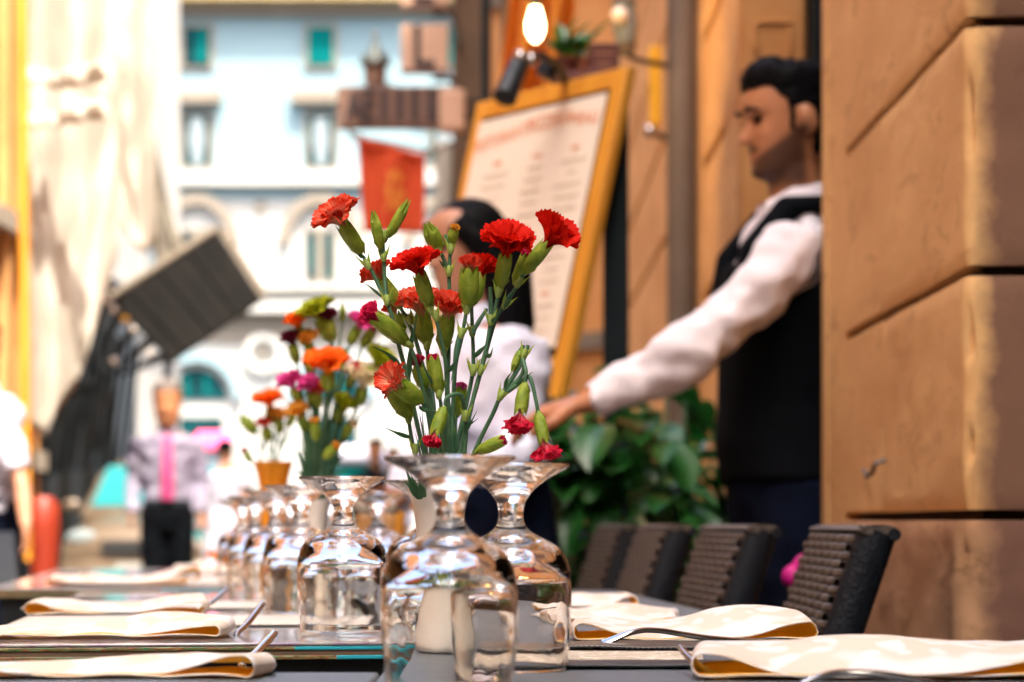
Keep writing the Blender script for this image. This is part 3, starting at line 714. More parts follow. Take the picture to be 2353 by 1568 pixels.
# low bottles and post by the easel foot
random.seed(5)
for i, (u, v, h, r, mt__) in enumerate(((1262, 1150, .30, .035, 'darkred'), (1300, 1180, .30, .03, 'terracotta'), (1230, 1215, .26, .035, 'cream_wall'))):
    d = 6.9 + .12 * i; c = Vector((ux(u, d), d, .72))
    b = thing('bottle', ('dark red bottle on the side table behind the easel foot', 'terracotta coloured bottle on the side table nearest the plants', 'pale cream bottle on the side table nearest the easel')[i], 'bottle', c)
    wobj('bottle_body', MB().lathe([(0, 0), (r, 0), (r, h * .55), (r * .4, h * .75), (r * .35, h * .98), (0, h)], 16, c), M[mt__], b)
    wobj('cork', MB().tube([c + Vector((0, 0, h * .99)), c + Vector((0, 0, h * 1.06))], r * .3, 10), M['beige_stone'], b)
stb = thing('side_table', 'small dark side table holding bottles behind the easel', 'table', (ux(1265, 7), 7, 0))
wobj('tabletop', MB().bb(ux(1200, 7), ux(1345, 7), 6.8, 7.25, .69, .72), M['darkred'], stb, mods=[BEV(.004)])
for sx_ in (1206, 1338):
    for yy in (6.83, 7.2): wobj('leg', MB().bb(ux(sx_, 7) - .012, ux(sx_, 7) + .012, yy, yy + .03, 0, .69), M['darkred'], stb)

# ================================================================== LEFT: HANGING CANVAS, DARK PARASOLS
def canvas_at(outline, d, folds, amp, depth, name, label, top_to_hem=None, mat=None):
    """cloth hung from v0 to a hem: outline = [(u, v_top, v_hem)...]"""
    def fn(a, b):
        x = a * (len(outline) - 1); i = min(int(x), len(outline) - 2); f = x - i
        u = outline[i][0] * (1 - f) + outline[i + 1][0] * f
        v0 = outline[i][1] * (1 - f) + outline[i + 1][1] * f; v1 = outline[i][2] * (1 - f) + outline[i + 1][2] * f
        v = v0 + (v1 - v0) * b
        dd = d + depth * a + amp * math.sin(a * folds * 2 * PI + 1.2 * math.sin(b * 5)) * (.3 + .7 * b) + .5 * amp * noise.noise(Vector((a * 6, b * 7, 1)))
        return Vector((ux(u, d), dd, vz(v, d)))
    o = obj(name, MB().grid(fn, 80, 40), mat or M['canvas'], mods=[dict(type='SOLIDIFY', thickness=.006)])
    return o
a1 = canvas_at([(62, -60, 985), (95, -60, 1000), (135, -60, 900), (182, -60, 790), (236, -60, 515)], 12.6, 2.5, .06, .5, 'hanging_awning', '')
tag(a1, 'long white canvas hanging in folds to a point at the far left', 'awning')
a2 = canvas_at([(228, -60, 505), (262, -60, 500), (300, -60, 560), (322, -60, 575), (336, -60, 520)], 13.4, 1.5, .05, .3, 'hanging_awning', '')
tag(a2, 'shorter white canvas with a pointed hem just right of the long one', 'awning')
a3 = canvas_at([(330, 120, 520), (345, 260, 560), (368, 400, 640), (396, 520, 640), (420, 560, 640)], 15.2, 2, .04, .2, 'hanging_awning', '', mat=MAT('shade_grey_canvas', (.16, .14, .11), (.2, .18, .14), .9, 4))  # grey triangle: shade put into the canvas colour
tag(a3, 'triangular grey canvas coloured as shade beside the sunlit cloth', 'awning')
# gathered ties across the long cloth
for k, (v, lab) in enumerate(((168, 'upper'), (262, 'lower'))):
    tie = obj('canvas_tie', MB().tube([at(58 + 23 * i, v + 14 * math.sin(i * .5 + k) + 8 * (i % 2), 12.4 - .05 * (i % 3)) for i in range(9)], [(.05, .03)] * 9, 8), M['canvas'])
    tag(tie, lab + ' rolled white fold tied across the hanging canvas', 'cloth')
pole = obj('awning_pole', MB().tube([at(60, 1290, 12.3), at(50, -80, 12.3)], .028, 10), M['orange_wood'])
tag(pole, 'tall orange pole along the left edge of the white canvas', 'pole')

M['navy_canvas'] = MAT('navy_black_canvas', (.003, .006, .009), (.006, .010, .013), .85, 5, spec=.1)
def slat_panel(name, label, q, d, n, skew, mat, closed=True):
    """tilted slatted awning: q = four corners (u, v) clockwise, slats between the first and last sides"""
    c = [at(u, v, d + e) for (u, v), e in zip(q, skew)]
    g = thing(name, label, 'awning', sum(c, Vector()) / 4)
    nn = (c[1] - c[0]).cross(c[3] - c[0]).normalized()
    if nn.y > 0: nn = -nn
    for k in range(n):
        f0, f1 = ((k + .03) / n, (k + .97) / n) if closed else ((k + .10) / n, (k + .62) / n)
        o_ = nn * (.012 * (k % 2))
        a, b = c[0].lerp(c[1], f0) + o_, c[0].lerp(c[1], f1) + o_; e, f = c[3].lerp(c[2], f0) + o_, c[3].lerp(c[2], f1) + o_
        wobj('slat', MB().prism([a, b, f, e], -nn * .02), mat, g, smooth=False)
    if closed: wobj('backing', MB().prism([p_ - nn * .022 for p_ in c], -nn * .01), M['black_metal'], g, smooth=False)
    return g, c, nn
g, c, nn = slat_panel('tilted_awning', 'dark slatted awning panel tilted up to the right with a pale scalloped edge', [(255, 690), (500, 532), (603, 688), (395, 832)], 14.6, 7, (0, .2, .1, -.1), M['slat'])
fr_ = wobj('scalloped_edge', MB().prism([c[1] - nn * .01, c[1] + (c[1] - c[0]) * .03 - nn * .01, c[2] + (c[1] - c[0]) * .03 - nn * .01, c[2] - nn * .01], nn * .01), M['beige_stone'], g)
for k in range(11):
    pp = c[1].lerp(c[2], (k + .5) / 11) + (c[1] - c[0]) * .035
    sub('scallop', MB().ball(pp, (.024, .01, .024), 8), M['beige_stone'], fr_)
wobj('top_hem', MB().tube([c[0] + Vector((0, 0, .02)), c[1] + Vector((0, 0, .02))], .022, 8), M['beige_stone'], g)
g2, c, nn = slat_panel('folded_awning', 'dark slatted awning hanging steeply below the white canvas', [(205, 625), (398, 842), (262, 865), (120, 960)], 16.2, 6, (0, .1, .2, .1), M['slat'], False)
g3, c, nn = slat_panel('folded_awning', 'low dark slatted awning sloping down above the silver car', [(105, 915), (264, 868), (268, 1010), (70, 1120)], 16.8, 7, (0, .1, .2, .1), M['slat'], False)
g4, c, nn = slat_panel('folded_awning', 'second tier of dark slats glimpsed behind the low sloping awning', [(150, 720), (330, 800), (300, 1062), (75, 1100)], 18.2, 11, (0, .1, .2, .1), M['navy_canvas'], False)
ks = thing('kiosk', 'dark closed kiosk in the shade under the black awnings', 'kiosk', (ux(160, 27), 27.5, 0))
wobj('kiosk_wall', MB().bb(ux(40, 27), ux(266, 27), 27, 28.5, 0, vz(640, 27)), M['black_metal'], ks, smooth=False)
for u in (100, 150, 205, 250):
    wobj('upright', MB().bb(ux(u, 27) - .05, ux(u, 27) + .05, 26.94, 26.99, 0, vz(900, 27)), M['slat'], ks)
for u, d, lab, r_ in ((243, 15.8, 'thin dark post rising between the two white canvases', .022), (385, 17.5, 'dark post under the tilted awning left of the grey haired man', .03)):
    tag(obj('awning_post', MB().tube([(ux(u, d), d, 0 if u > 300 else vz(680, d)), (ux(u, d), d, vz(500 if u < 300 else 820, d))], r_, 10), M['black_metal']), lab, 'post')
# string of round lamps under the awnings
random.seed(21)
for k, (u, v) in enumerate(((250, 634), (247, 655), (246, 690), (262, 712), (288, 735), (306, 758), (345, 812), (262, 830))):
    o = obj('festoon_lamp', MB().ball(at(u, v, 14.3), .022, 10), M['porcelain'] if k != 4 else M['yellow'])
    tag(o, ('topmost festoon lamp, right under the short white canvas', 'second festoon lamp from the top of the string', 'third festoon lamp, at the left corner of the tilted awning', 'pale festoon lamp just below the left corner of the tilted awning', 'the only yellow festoon lamp on the dark awning', 'pale festoon lamp just below the yellow one', 'lowest festoon lamp, near the bottom corner of the tilted awning', 'lone festoon lamp off the string on the steep dark slats')[k], 'lamp', 'festoon lamps along the dark awning')
tag(obj('festoon_cable', MB().tube([at(u, v - 4, 14.3) for u, v in ((252, 560), (250, 634), (247, 655), (246, 690), (262, 712), (288, 735), (306, 758), (345, 812), (400, 850))], .004, 5), M['black_metal']), 'thin cable carrying the festoon lamps down the awning edge', 'cable')
# ================================================================== TABLES
TZ = 0.75
def band_mat(name, seed, ends):
    """printed laminate edge: irregular coloured bands running along the edge"""
    m, t, p = nodes(name); p.inputs['Roughness'].default_value = .3
    tc = t.nodes.new('ShaderNodeTexCoord'); sp = t.nodes.new('ShaderNodeSeparateXYZ'); t.links.new(tc.outputs['Object'], sp.inputs[0])
    mp = t.nodes.new('ShaderNodeMapping'); mp.inputs['Scale'].default_value = (1, .02, 14); mp.inputs['Location'].default_value = (seed, 0, 0); t.links.new(tc.outputs['Object'], mp.inputs[0])
    n = N(t, 'ShaderNodeTexNoise', i_Scale=34, i_Detail=4, i_Roughness=.7); t.links.new(mp.outputs[0], n.inputs['Vector'])
    cols = [(0, (.03, .02, .015)), (.36, (.05, .18, .07)), (.43, (.20, .22, .06)), (.47, (.05, .035, .02)), (.51, (.45, .10, .03)), (.55, (.08, .30, .16)), (.59, (.5, .36, .12)), (.64, (.03, .03, .04))]
    c = ramp(t, n.outputs['Fac'], cols, 'CONSTANT')
    # the right hand end of each board is printed cyan
    gt = N(t, 'ShaderNodeMath', operation='GREATER_THAN'); t.links.new(sp.outputs['X'], gt.inputs[0]); gt.inputs[1].default_value = ends
    mx = N(t, 'ShaderNodeMix', data_type='RGBA'); t.links.new(gt.outputs[0], mx.inputs[0]); t.links.new(c, mx.inputs[6]); mx.inputs[7].default_value = (.03, .42, .52, 1)
    t.links.new(mx.outputs[2], p.inputs['Base Color']); return m
def top_mat(name):
    m, t, p = nodes(name); p.inputs['Roughness'].default_value = .12; p.inputs['Coat Weight'].default_value = .5
    co = coords(t, 'Object', (1, 1, 1))
    n = N(t, 'ShaderNodeTexNoise', i_Scale=16, i_Detail=4); t.links.new(co, n.inputs['Vector'])
    c = ramp(t, n.outputs['Fac'], [(.3, (.30, .36, .38)), (.45, (.42, .42, .38)), (.55, (.30, .22, .30)), (.62, (.42, .40, .34)), (.7, (.25, .34, .32))])
    t.links.new(c, p.inputs['Base Color'])
    nb = N(t, 'ShaderNodeTexNoise', i_Scale=9, i_Detail=2); t.links.new(co, nb.inputs['Vector'])
    bp = N(t, 'ShaderNodeBump', i_Strength=.08, i_Distance=.01); t.links.new(nb.outputs['Fac'], bp.inputs['Height']); t.links.new(bp.outputs[0], p.inputs['Normal'])
    return m
M['laminate'] = top_mat('glossy_printed_laminate')
M['band1'] = band_mat('printed_edge_upper', 3.1, .30); M['band2'] = band_mat('printed_edge_lower', 7.7, .34)
M['ply'] = MAT('brown_board_layers', (.10, .06, .035), (.20, .13, .08), .7, 60, stretch=(.05, .05, 14))
M['grey_cloth'] = MAT('grey_blue_tabletop', (.085, .105, .12), (.12, .14, .155), .5, 40, .25, 300)
def printed_table(label, corner, rz, W, L, legs=True):
    g = thing('cafe_table', label, 'table', (corner[0], corner[1], 0), R(rz), group='cafe tables set in a row')
    def p_(name, x0, x1, y0, y1, z0, z1, m_, bw=0, par=g):
        return obj(name, MB().bb(x0, x1, y0, y1, z0, z1), m_, par, mods=[BEV(bw, 3)] if bw else None, smooth=bool(bw))
    p_('tabletop', 0, W, 0, L, TZ - .0035, TZ, M['laminate'], .0015)
    p_('printed_edge', .001, W - .001, .0005, L - .001, TZ - .0075, TZ - .0036, M['band1'], .001)
    p_('board_core', .003, W - .003, .002, L - .003, TZ - .0125, TZ - .0076, M['ply'])
    p_('printed_edge', .001, W - .001, .0005, L - .001, TZ - .0165, TZ - .0126, M['band2'], .001)
    p_('apron', .02, W - .02, .014, L - .02, TZ - .085, TZ - .0166, M['black_metal'])
    for x in (.03, W - .07):
        for y in (.03, L - .07): p_('leg', x, x + .04, y, y + .04, 0, TZ - .0855, M['black_metal'])
    return g
TA = 7.0
tB = printed_table('long cafe table with printed laminate edge behind the three nearest glasses', (-.505, 2.27), TA, .425, 1.72)
tC = printed_table('farther cafe table with printed laminate edge at the left of the row', (-.92, 4.25), TA, .46, 1.9)
def plain_table(label, x0, x1, y0, y1, rz=0):
    g = thing('cafe_table', label, 'table', (x0, y0, 0), R(rz), group='cafe tables set in a row')
    W, L = x1 - x0, y1 - y0
    obj('tabletop', MB().bb(0, W, 0, L, TZ - .022, TZ), M['grey_cloth'], g, mods=[BEV(.004, 3)])
    obj('apron', MB().bb(.03, W - .03, .03, L - .03, TZ - .09, TZ - .0225), M['black_metal'], g, smooth=False)
    for x in (.03, W - .07):
        for y in (.03, L - .07): obj('leg', MB().bb(x, x + .04, y, y + .04, 0, TZ - .091), M['black_metal'], g, smooth=False)
    return g
plain_table('grey cafe table nearest the viewer under the front left napkin', -.62, -.1005, 1.0, 1.845)
plain_table('grey cafe table nearest the viewer carrying the front right napkin', -.10, .44, 1.05, 2.225)
plain_table('grey cafe table beside the long printed one carrying the right hand napkins', -.075, .325, 2.235, 4.1, 4.5)
plain_table('farthest grey cafe table beside the fourth wicker chair', -.30, .08, 4.15, 5.9, 5)

# paper mats
def lines_mat(name, a, b, scale, wdt):
    m, t, p = nodes(name); p.inputs['Roughness'].default_value = .7
    co = coords(t, 'Object'); n = N(t, 'ShaderNodeTexNoise', i_Scale=scale * .7, i_Detail=1); t.links.new(co, n.inputs['Vector'])
    ad = N(t, 'ShaderNodeMix', data_type='VECTOR'); ad.inputs[0].default_value = .06; t.links.new(co, ad.inputs[4]); t.links.new(n.outputs['Color'], ad.inputs[5])
    v = N(t, 'ShaderNodeTexVoronoi', i_Scale=scale, feature='DISTANCE_TO_EDGE'); t.links.new(ad.outputs[1], v.inputs['Vector'])
    t.links.new(ramp(t, v.outputs['Distance'], [(wdt, b), (wdt * 1.8, a)]), p.inputs['Base Color']); return m
M['mat_paper'] = lines_mat('patterned_mat_paper', (.50, .42, .30), (.74, .66, .54), 42, .05)
M['mat_plain'] = MAT('cream_mat_paper', (.62, .58, .51), (.68, .64, .57), .6, 5)
M['mesh_mat'] = None
m, t, p = nodes('black_woven_mesh'); p.inputs['Roughness'].default_value = .35
ck = N(t, 'ShaderNodeTexChecker', i_Scale=420); t.links.new(coords(t, 'Object'), ck.inputs['Vector'])
ck.inputs['Color1'].default_value = (.008, .008, .01, 1); ck.inputs['Color2'].default_value = (.13, .11, .09, 1); t.links.new(ck.outputs[0], p.inputs['Base Color'])
bp = N(t, 'ShaderNodeBump', i_Strength=1, i_Distance=.001); t.links.new(ck.outputs[1], bp.inputs['Height']); t.links.new(bp.outputs[0], p.inputs['Normal']); M['mesh_mat'] = m
def sheet(name, label, cat, pts, mat, z=TZ, th=.0015, wob=.0, group=None, nx=30, ny=6):
    A, B, C, Dd = [Vector((x, y, z)) for x, y in pts]
    def fn(a, b):
        q = A.lerp(B, a).lerp(Dd.lerp(C, a), b); q.z += .0018 + wob * (noise.noise(Vector((q.x * 26, q.y * 26, 3))) * .5 + .5); return q
    o = obj(name, MB().grid(fn, nx, ny), mat, mods=[dict(type='SOLIDIFY', thickness=th, offset=1)]); return tag(o, label, cat, group)
sheet('place_mat', 'cream paper mat with curling line pattern on the grey table right of the glasses', 'place mat', [(-.03, 1.955), (.155, 1.955), (.165, 2.10), (-.03, 2.11)], M['mat_paper'], th=.001)
sheet('place_mat', 'black woven mesh mat in front of the right hand fork', 'place mat', [(-.03, 2.125), (.34, 2.125), (.34, 2.222), (-.03, 2.222)], M['mesh_mat'], th=.002, wob=.0035, nx=60, ny=10)
sheet('place_mat', 'dark flat mat edge at the front of the right hand table', 'place mat', [(.0, 1.87), (.40, 1.87), (.40, 1.94), (.0, 1.94)], M['black_metal'], th=.002, wob=.001)
sheet('place_mat', 'cream paper mat behind the middle glass on the printed table', 'place mat', [(-.55, 2.62), (-.13, 2.68), (-.16, 2.98), (-.58, 2.9)], M['mat_plain'], th=.001)
sheet('place_mat', 'cream paper mat under the far left napkin of the printed table', 'place mat', [(-.64, 3.15), (-.25, 3.2), (-.29, 3.5), (-.68, 3.42)], M['mat_plain'], th=.001)
sheet('place_mat', 'cream paper mat at the front of the farther printed table', 'place mat', [(-.83, 4.42), (-.47, 4.46), (-.50, 4.8), (-.86, 4.75)], M['mat_plain'], th=.001)
sheet('place_mat', 'cream round cornered mat behind the right hand napkin', 'place mat', [(.06, 2.7), (.22, 2.7), (.19, 3.0), (.03, 3.0)], M['mat_plain'], th=.001)

# ================================================================== NAPKINS
def damask(name, a, b):
    m, t, p = nodes(name); p.inputs['Roughness'].default_value = .75
    co = coords(t, 'Object', (1, 1, 1)); n = N(t, 'ShaderNodeTexNoise', i_Scale=30, i_Detail=1); t.links.new(co, n.inputs['Vector'])
    ad = N(t, 'ShaderNodeMix', data_type='VECTOR'); ad.inputs[0].default_value = .03; t.links.new(co, ad.inputs[4]); t.links.new(n.outputs['Color'], ad.inputs[5])
    v = N(t, 'ShaderNodeTexVoronoi', i_Scale=46, feature='SMOOTH_F1'); t.links.new(ad.outputs[1], v.inputs['Vector'])
    big = N(t, 'ShaderNodeTexNoise', i_Scale=11, i_Detail=2); t.links.new(co, big.inputs['Vector'])
    g1 = ramp(t, v.outputs['Distance'], [(.33, (0, 0, 0)), (.40, (1, 1, 1))]); g2 = ramp(t, big.outputs['Fac'], [(.44, (0, 0, 0)), (.5, (1, 1, 1))])
    ml = N(t, 'ShaderNodeMix', data_type='RGBA', blend_type='MULTIPLY'); ml.inputs[0].default_value = 1; t.links.new(g1, ml.inputs[6]); t.links.new(g2, ml.inputs[7])
    mx = N(t, 'ShaderNodeMix', data_type='RGBA'); t.links.new(ml.outputs[2], mx.inputs[0]); mx.inputs[6].default_value = c4(a); mx.inputs[7].default_value = c4(b)
    t.links.new(mx.outputs[2], p.inputs['Base Color'])
    w_ = N(t, 'ShaderNodeTexNoise', i_Scale=500, i_Detail=2); t.links.new(co, w_.inputs['Vector'])
    bp = N(t, 'ShaderNodeBump', i_Strength=.12, i_Distance=.001); t.links.new(w_.outputs['Fac'], bp.inputs['Height']); t.links.new(bp.outputs[0], p.inputs['Normal'])
    return translucent(m, (.97, .96, .92), .2)
M['nap'] = damask('white_damask', (.90, .885, .86), (.80, .71, .59))
M['nap_in'] = translucent(MAT('amber_napkin_lining', (.98, .60, .06), (.99, .66, .10), .8, 8), (.99, .68, .10), .55)
def napkin(label, c, W, L, rz, hl, hr, hm, bump=(.5, 0), lift=0, seed=0, flip=0, tilt=0, pk=.22):
    """folded napkin: a flattened loop of cloth, open towards the viewer; cloth white outside, amber inside.
    hl, hr: height of the left and right folds, hm: height in the middle, bump: (position, height)"""
    random.seed(seed); L0 = Vector((seed * 3.3, 1.7, 0))
    def prof(s, b):
        # s 0..1 bottom left->right, 1..2 right fold, 2..3 top right->left, 3..4 left fold
        sb = min(1, b / .5); sb = sb * sb * (3 - 2 * sb); bk = 1 - .45 * max(0, (b - .65) / .35) ** 1.5
        def topz(x):
            fr = .0028 + hl * math.exp(-(x / .15) ** 2) + hr * math.exp(-((1 - x) / .20) ** 2)
            rg = .011 + hm + .45 * (hl * (1 - x) ** 3 + hr * x ** 3) + bump[1] * math.exp(-((x - bump[0]) / .27) ** 2) + .002 * math.sin(x * 7 + seed)
            return fr * (1 - sb) + max(fr * .55, rg) * sb * bk
        if s < 1: return (s, .0008 + .0015 * math.sin(s * 9) ** 2)
        if s < 2:
            a = (s - 1) * PI; r_ = topz(1) / 2; return (1 + math.sin(a) * min(r_, .010) / W, r_ - r_ * math.cos(a))
        if s < 3: x = 1 - (s - 2); return (x, topz(x))
        a = (s - 3) * PI; r_ = topz(0) / 2; return (-math.sin(a) * min(r_, .010) / W, r_ + r_ * math.cos(a))
    mb = MB(); nu, nv = 132, 26
    for j in range(nv + 1):
        b = j / nv
        for i in range(nu):
            s = 4 * i / nu
            # fewer points along the flats is fine, the folds get a quarter each
            x, z = prof(s, b)
            X = (x - .5) * W; Y = b * L
            top = 1 if 1.5 < s < 3.5 else .25
            nz = noise.noise(Vector((X * 14, Y * 12, s * .2)) + L0)
            z += top * (.0028 * nz + .0012 * noise.noise(Vector((X * 45, Y * 18, 2)) + L0))
            Y += .006 * noise.noise(Vector((x * 4, s, 3)) + L0) + .02 * x * b + (.010 * math.sin(x * 5 + seed) if s > 1.5 else 0) + (pk * L * (x - .2) * .25 if s > 1.5 else 0)
            X += .010 * math.sin(b * 4 + seed) * (x - .5)
            mb.v.append(Vector((X, Y, max(z, .0006) + lift * b)))
    for j in range(nv):
        for i in range(nu):
            k = (i + 1) % nu
            mb.f.append((j * nu + i, (j + 1) * nu + i, (j + 1) * nu + k, j * nu + k)); mb.mi.append(0)
    o = obj('napkin', mb, [M['nap'], M['nap_in']], fix=False, angle=0, loc=c, mods=[dict(type='SOLIDIFY', thickness=.0014, offset=-1, material_offset=1, material_offset_rim=0)])
    o.rotation_euler = (R(tilt), 0, R(rz)); tag(o, label, 'napkin', 'folded damask napkins'); return o
ZT = TZ + .0022
napkin('white napkin with a raised amber lined fold at its right end behind the long fork', (ux(1592, 2.33), 2.29, ZT), .208, .17, 2, .013, .015, .0, (.74, .017), seed=1)
napkin('nearest right hand white napkin with leafy damask pattern and amber lining', (ux(2040, 1.77), 1.735, ZT), .265, .17, -1, .015, .016, .001, (.46, .015), seed=2)
napkin('small white napkin with amber fold at the far right of the glasses', (ux(1350, 3.25), 3.2, ZT), .115, .14, 0, .008, .013, .0, (.3, .008), seed=3)
napkin('flat cream napkin peeking out behind the raised napkin', (ux(1420, 2.8), 2.72, ZT), .13, .16, 0, .005, .005, .002, (.5, .003), seed=4)
napkin('nearest left hand white napkin with a wide amber loop at its right end', (ux(258, 1.765), 1.755, TZ + .0005), .205, .075, 1, .004, .014, -.002, (.70, .006), seed=5, pk=.05)
napkin('low white napkin with amber lining at the front edge of the printed table', (ux(235, 2.42), 2.36, ZT), .24, .16, 3, .003, .010, -.005, (.74, .014), seed=6)
napkin('white napkin folded flat with amber ends in the middle of the printed table', (ux(272, 2.98), 2.95, ZT), .196, .15, 4, .014, .014, -.002, (.85, .006), seed=7)
napkin('white napkin with amber fold farthest left on the second printed table', (ux(322, 4.75), 4.72, ZT), .215, .16, 5, .012, .026, -.006, (.9, .010), seed=8)
napkin('thin white napkin near the front edge of the second printed table', (ux(270, 4.42), 4.4, ZT), .24, .14, 5, .010, .012, .0, (.2, .004), seed=9)
napkin('white napkin lying far along the row beside orange petals', (ux(470, 5.6), 5.55, ZT), .12, .14, 5, .010, .014, .0, (.2, .004), seed=10)

# ================================================================== CUTLERY
def flatware(name, label, pts, widths, thick=.0042, tines=0, side=(0, 1, 0), group=None, cat=None):
    """handle swept along world points; widths per point; tines continue from the last point"""
    g = thing(name, label, cat or name, pts[0])
    P_ = [Vector(q) for q in pts]
    def smooth(ps, ws):
        o, w2 = [], []
        for i in range(len(ps) - 1):
            p0, p1, p2, p3 = ps[max(i - 1, 0)], ps[i], ps[i + 1], ps[min(i + 2, len(ps) - 1)]
            for k in range(6):
                q = k / 6
                o.append(.5 * ((2 * p1) + (p2 - p0) * q + (2 * p0 - 5 * p1 + 4 * p2 - p3) * q * q + (-p0 + 3 * p1 - 3 * p2 + p3) * q ** 3)); w2.append(ws[i] * (1 - q) + ws[i + 1] * q)
        o.append(ps[-1]); w2.append(ws[-1]); return o, w2
    sp_, sw = smooth(P_, widths)
    wobj('handle', MB().tube(sp_, [(a / 2, thick / 2 + a * .06) for a in sw], 12, side), M['steel'], g)
    if tines:
        e = P_[-1]; dirn = (P_[-1] - P_[-2]).normalized(); sd_ = Vector(side) - dirn * Vector(side).dot(dirn); sd_.normalize(); up = dirn.cross(sd_)
        if up.z < 0: up = -up
        for k in range(4):
            o_ = sd_ * ((k - 1.5) * .0062)
            wobj('tine', MB().tube([e + o_ * .7 - dirn * .004, e + o_ + dirn * .02 - up * .003, e + o_ + dirn * .045 - up * .001, e + o_ * .95 + dirn * .062 + up * .004], [.0017, .0015, .0013, .0007], 6), M['steel'], g)
    return g
flatware('fork', 'long fork lying in front of the raised right hand napkin', [at(1845, 1478, 2.24), at(1780, 1478, 2.235), at(1700, 1474, 2.23), at(1625, 1467, 2.22), at(1560, 1457, 2.215), at(1523, 1451, 2.21), at(1482, 1449, 2.205), at(1445, 1456, 2.20), at(1412, 1469, 2.2), at(1385, 1480, 2.2)], [.018, .019, .015, .011, .0085, .008, .008, .009, .014, .022], tines=1)
flatware('fork', 'fork tipped up in front of the nearest right hand napkin', [at(1760, 1640, 1.70), at(1690, 1585, 1.74), at(1625, 1545, 1.77), at(1585, 1513, 1.80), at(1563, 1488, 1.83)], [.015, .012, .008, .007, .004], side=(1, .3, 0))
flatware('knife', 'shiny knife handle at the bottom right corner', [at(1840, 1575, 1.66), at(1885, 1556, 1.665), at(1937, 1547, 1.67), at(2018, 1550, 1.67), at(2090, 1562, 1.67), at(2200, 1584, 1.67)], [.008, .008, .009, .011, .013, .015])
for k, (a, b, d0, lab) in enumerate((((556, 1528), (630, 1456), 1.86, 'fork handle sticking out of the nearest left hand napkin'), ((541, 1462), (603, 1389), 2.45, 'fork handle sticking out of the napkin at the printed edge'), ((462, 1402), (522, 1355), 3.05, 'fork handle beside the flat napkin in the middle of the printed table'), ((520, 1352), (555, 1322), 4.5, 'blurred fork handle on the second printed table'))):
    q0, q1 = at(a[0], a[1], d0), at(b[0], b[1], d0 + .14)
    sdv = (q0 - q1).normalized()
    flatware('fork', lab, [q1, q1.lerp(q0, .25) - Vector((0, 0, .0005)), q1.lerp(q0, .6) - Vector((0, 0, .0015)), q0, q0 + Vector((.012, -.05, -.004))], [.007, .0085, .0075, .006, .006], side=(1, .2, 0), group='forks')

# ================================================================== GLASSES (upturned goblets)
def goblet_mesh(seg=72):
    out = [(.0435, .0006), (.0447, .010), (.0462, .028), (.0470, .050), (.0468, .066), (.0455, .078), (.0420, .088), (.0355, .0955), (.0270, .1005), (.0190, .1045), (.0135, .1085), (.0105, .1135), (.0095, .119), (.0098, .125), (.0118, .131), (.0155, .1365), (.0210, .1420), (.0285, .1475), (.0365, .1520), (.0432, .1552), (.0452, .1568), (.0455, .1580), (.0448, .1590)]
    top = [(.040, .1583), (.030, .1572), (.018, .1562), (.008, .1558), (0, .1557)]
    inn = [(0, .0968), (.008, .0965), (.018, .0945), (.0275, .0905), (.0345, .0855), (.0405, .0785), (.0440, .0715), (.0452, .062), (.0455, .050), (.0447, .028), (.0433, .010), (.0425, .0008), (.0430, .0)]
    def sm(pr, k=4):
        o = []
        for i in range(len(pr) - 1):
            p0, p1, p2, p3 = [Vector(pr[max(0, min(len(pr) - 1, i + j))]) for j in (-1, 0, 1, 2)]
            for q in [x / k for x in range(k)]:
                v = .5 * ((2 * p1) + (p2 - p0) * q + (2 * p0 - 5 * p1 + 4 * p2 - p3) * q * q + (-p0 + 3 * p1 - 3 * p2 + p3) * q ** 3)
                o.append((max(v.x, 0), v.y))
        o.append(pr[-1]); return o
    pr = sm(inn, 3) + sm(out + top, 4)
    pr[0] = (0, inn[0][1]); pr[-1] = (0, top[-1][1])
    def fn(r, z, a): return (r * (1 + .004 * math.sin(3 * a + z * 60) + .002 * math.sin(7 * a)), z)
    return MB().lathe(pr, seg, fn=fn)
gm = None
def goblet(label, x, y, rz, z=TZ):
    global gm
    if gm is None:
        o = obj('wine_glass', goblet_mesh(), GLASS, angle=0, fix=True); gm = o
    else:
        o = gm.copy(); COL.objects.link(o)
    o.location = (x, y, z + .0003); o.rotation_euler = (0, 0, rz); tag(o, label, 'glass', 'upturned glasses standing along the tables')
    return o
goblet('largest upturned clear goblet, nearest the viewer in the centre', ux(1033, 1.66), 1.66, .3)
goblet('upturned goblet just right of the nearest one, its dark gap between their stems', ux(1174, 1.87), 1.87, 1.1)
goblet('sharp upturned goblet standing alone left of the nearest one', ux(788, 2.49), 2.49, 2.0, ZT)
goblet('upturned goblet half hidden behind the nearest one and the white vase', ux(985, 2.57), 2.57, 2.9, ZT - .002)
goblet('first softly blurred goblet left of the sharp middle glass', ux(690, 3.02), 3.02, .7, ZT)
goblet('second blurred goblet in the receding left row', ux(633, 3.5), 3.5, 1.9, ZT)
goblet('third blurred goblet in the receding left row', ux(586, 4.0), 4.0, .2)
goblet('farthest blurred goblet at the left end of the row', ux(556, 4.55), 4.55, 1.2)
goblet('blurred goblet to the right of the second vase', ux(756, 3.75), 3.75, 2.2)
goblet('faint blurred goblet between the second vase and the middle glass', ux(668, 4.3), 4.3, 2.6)
goblet('blurred goblet showing just right of the middle glass foot', ux(868, 3.6), 3.6, .9)

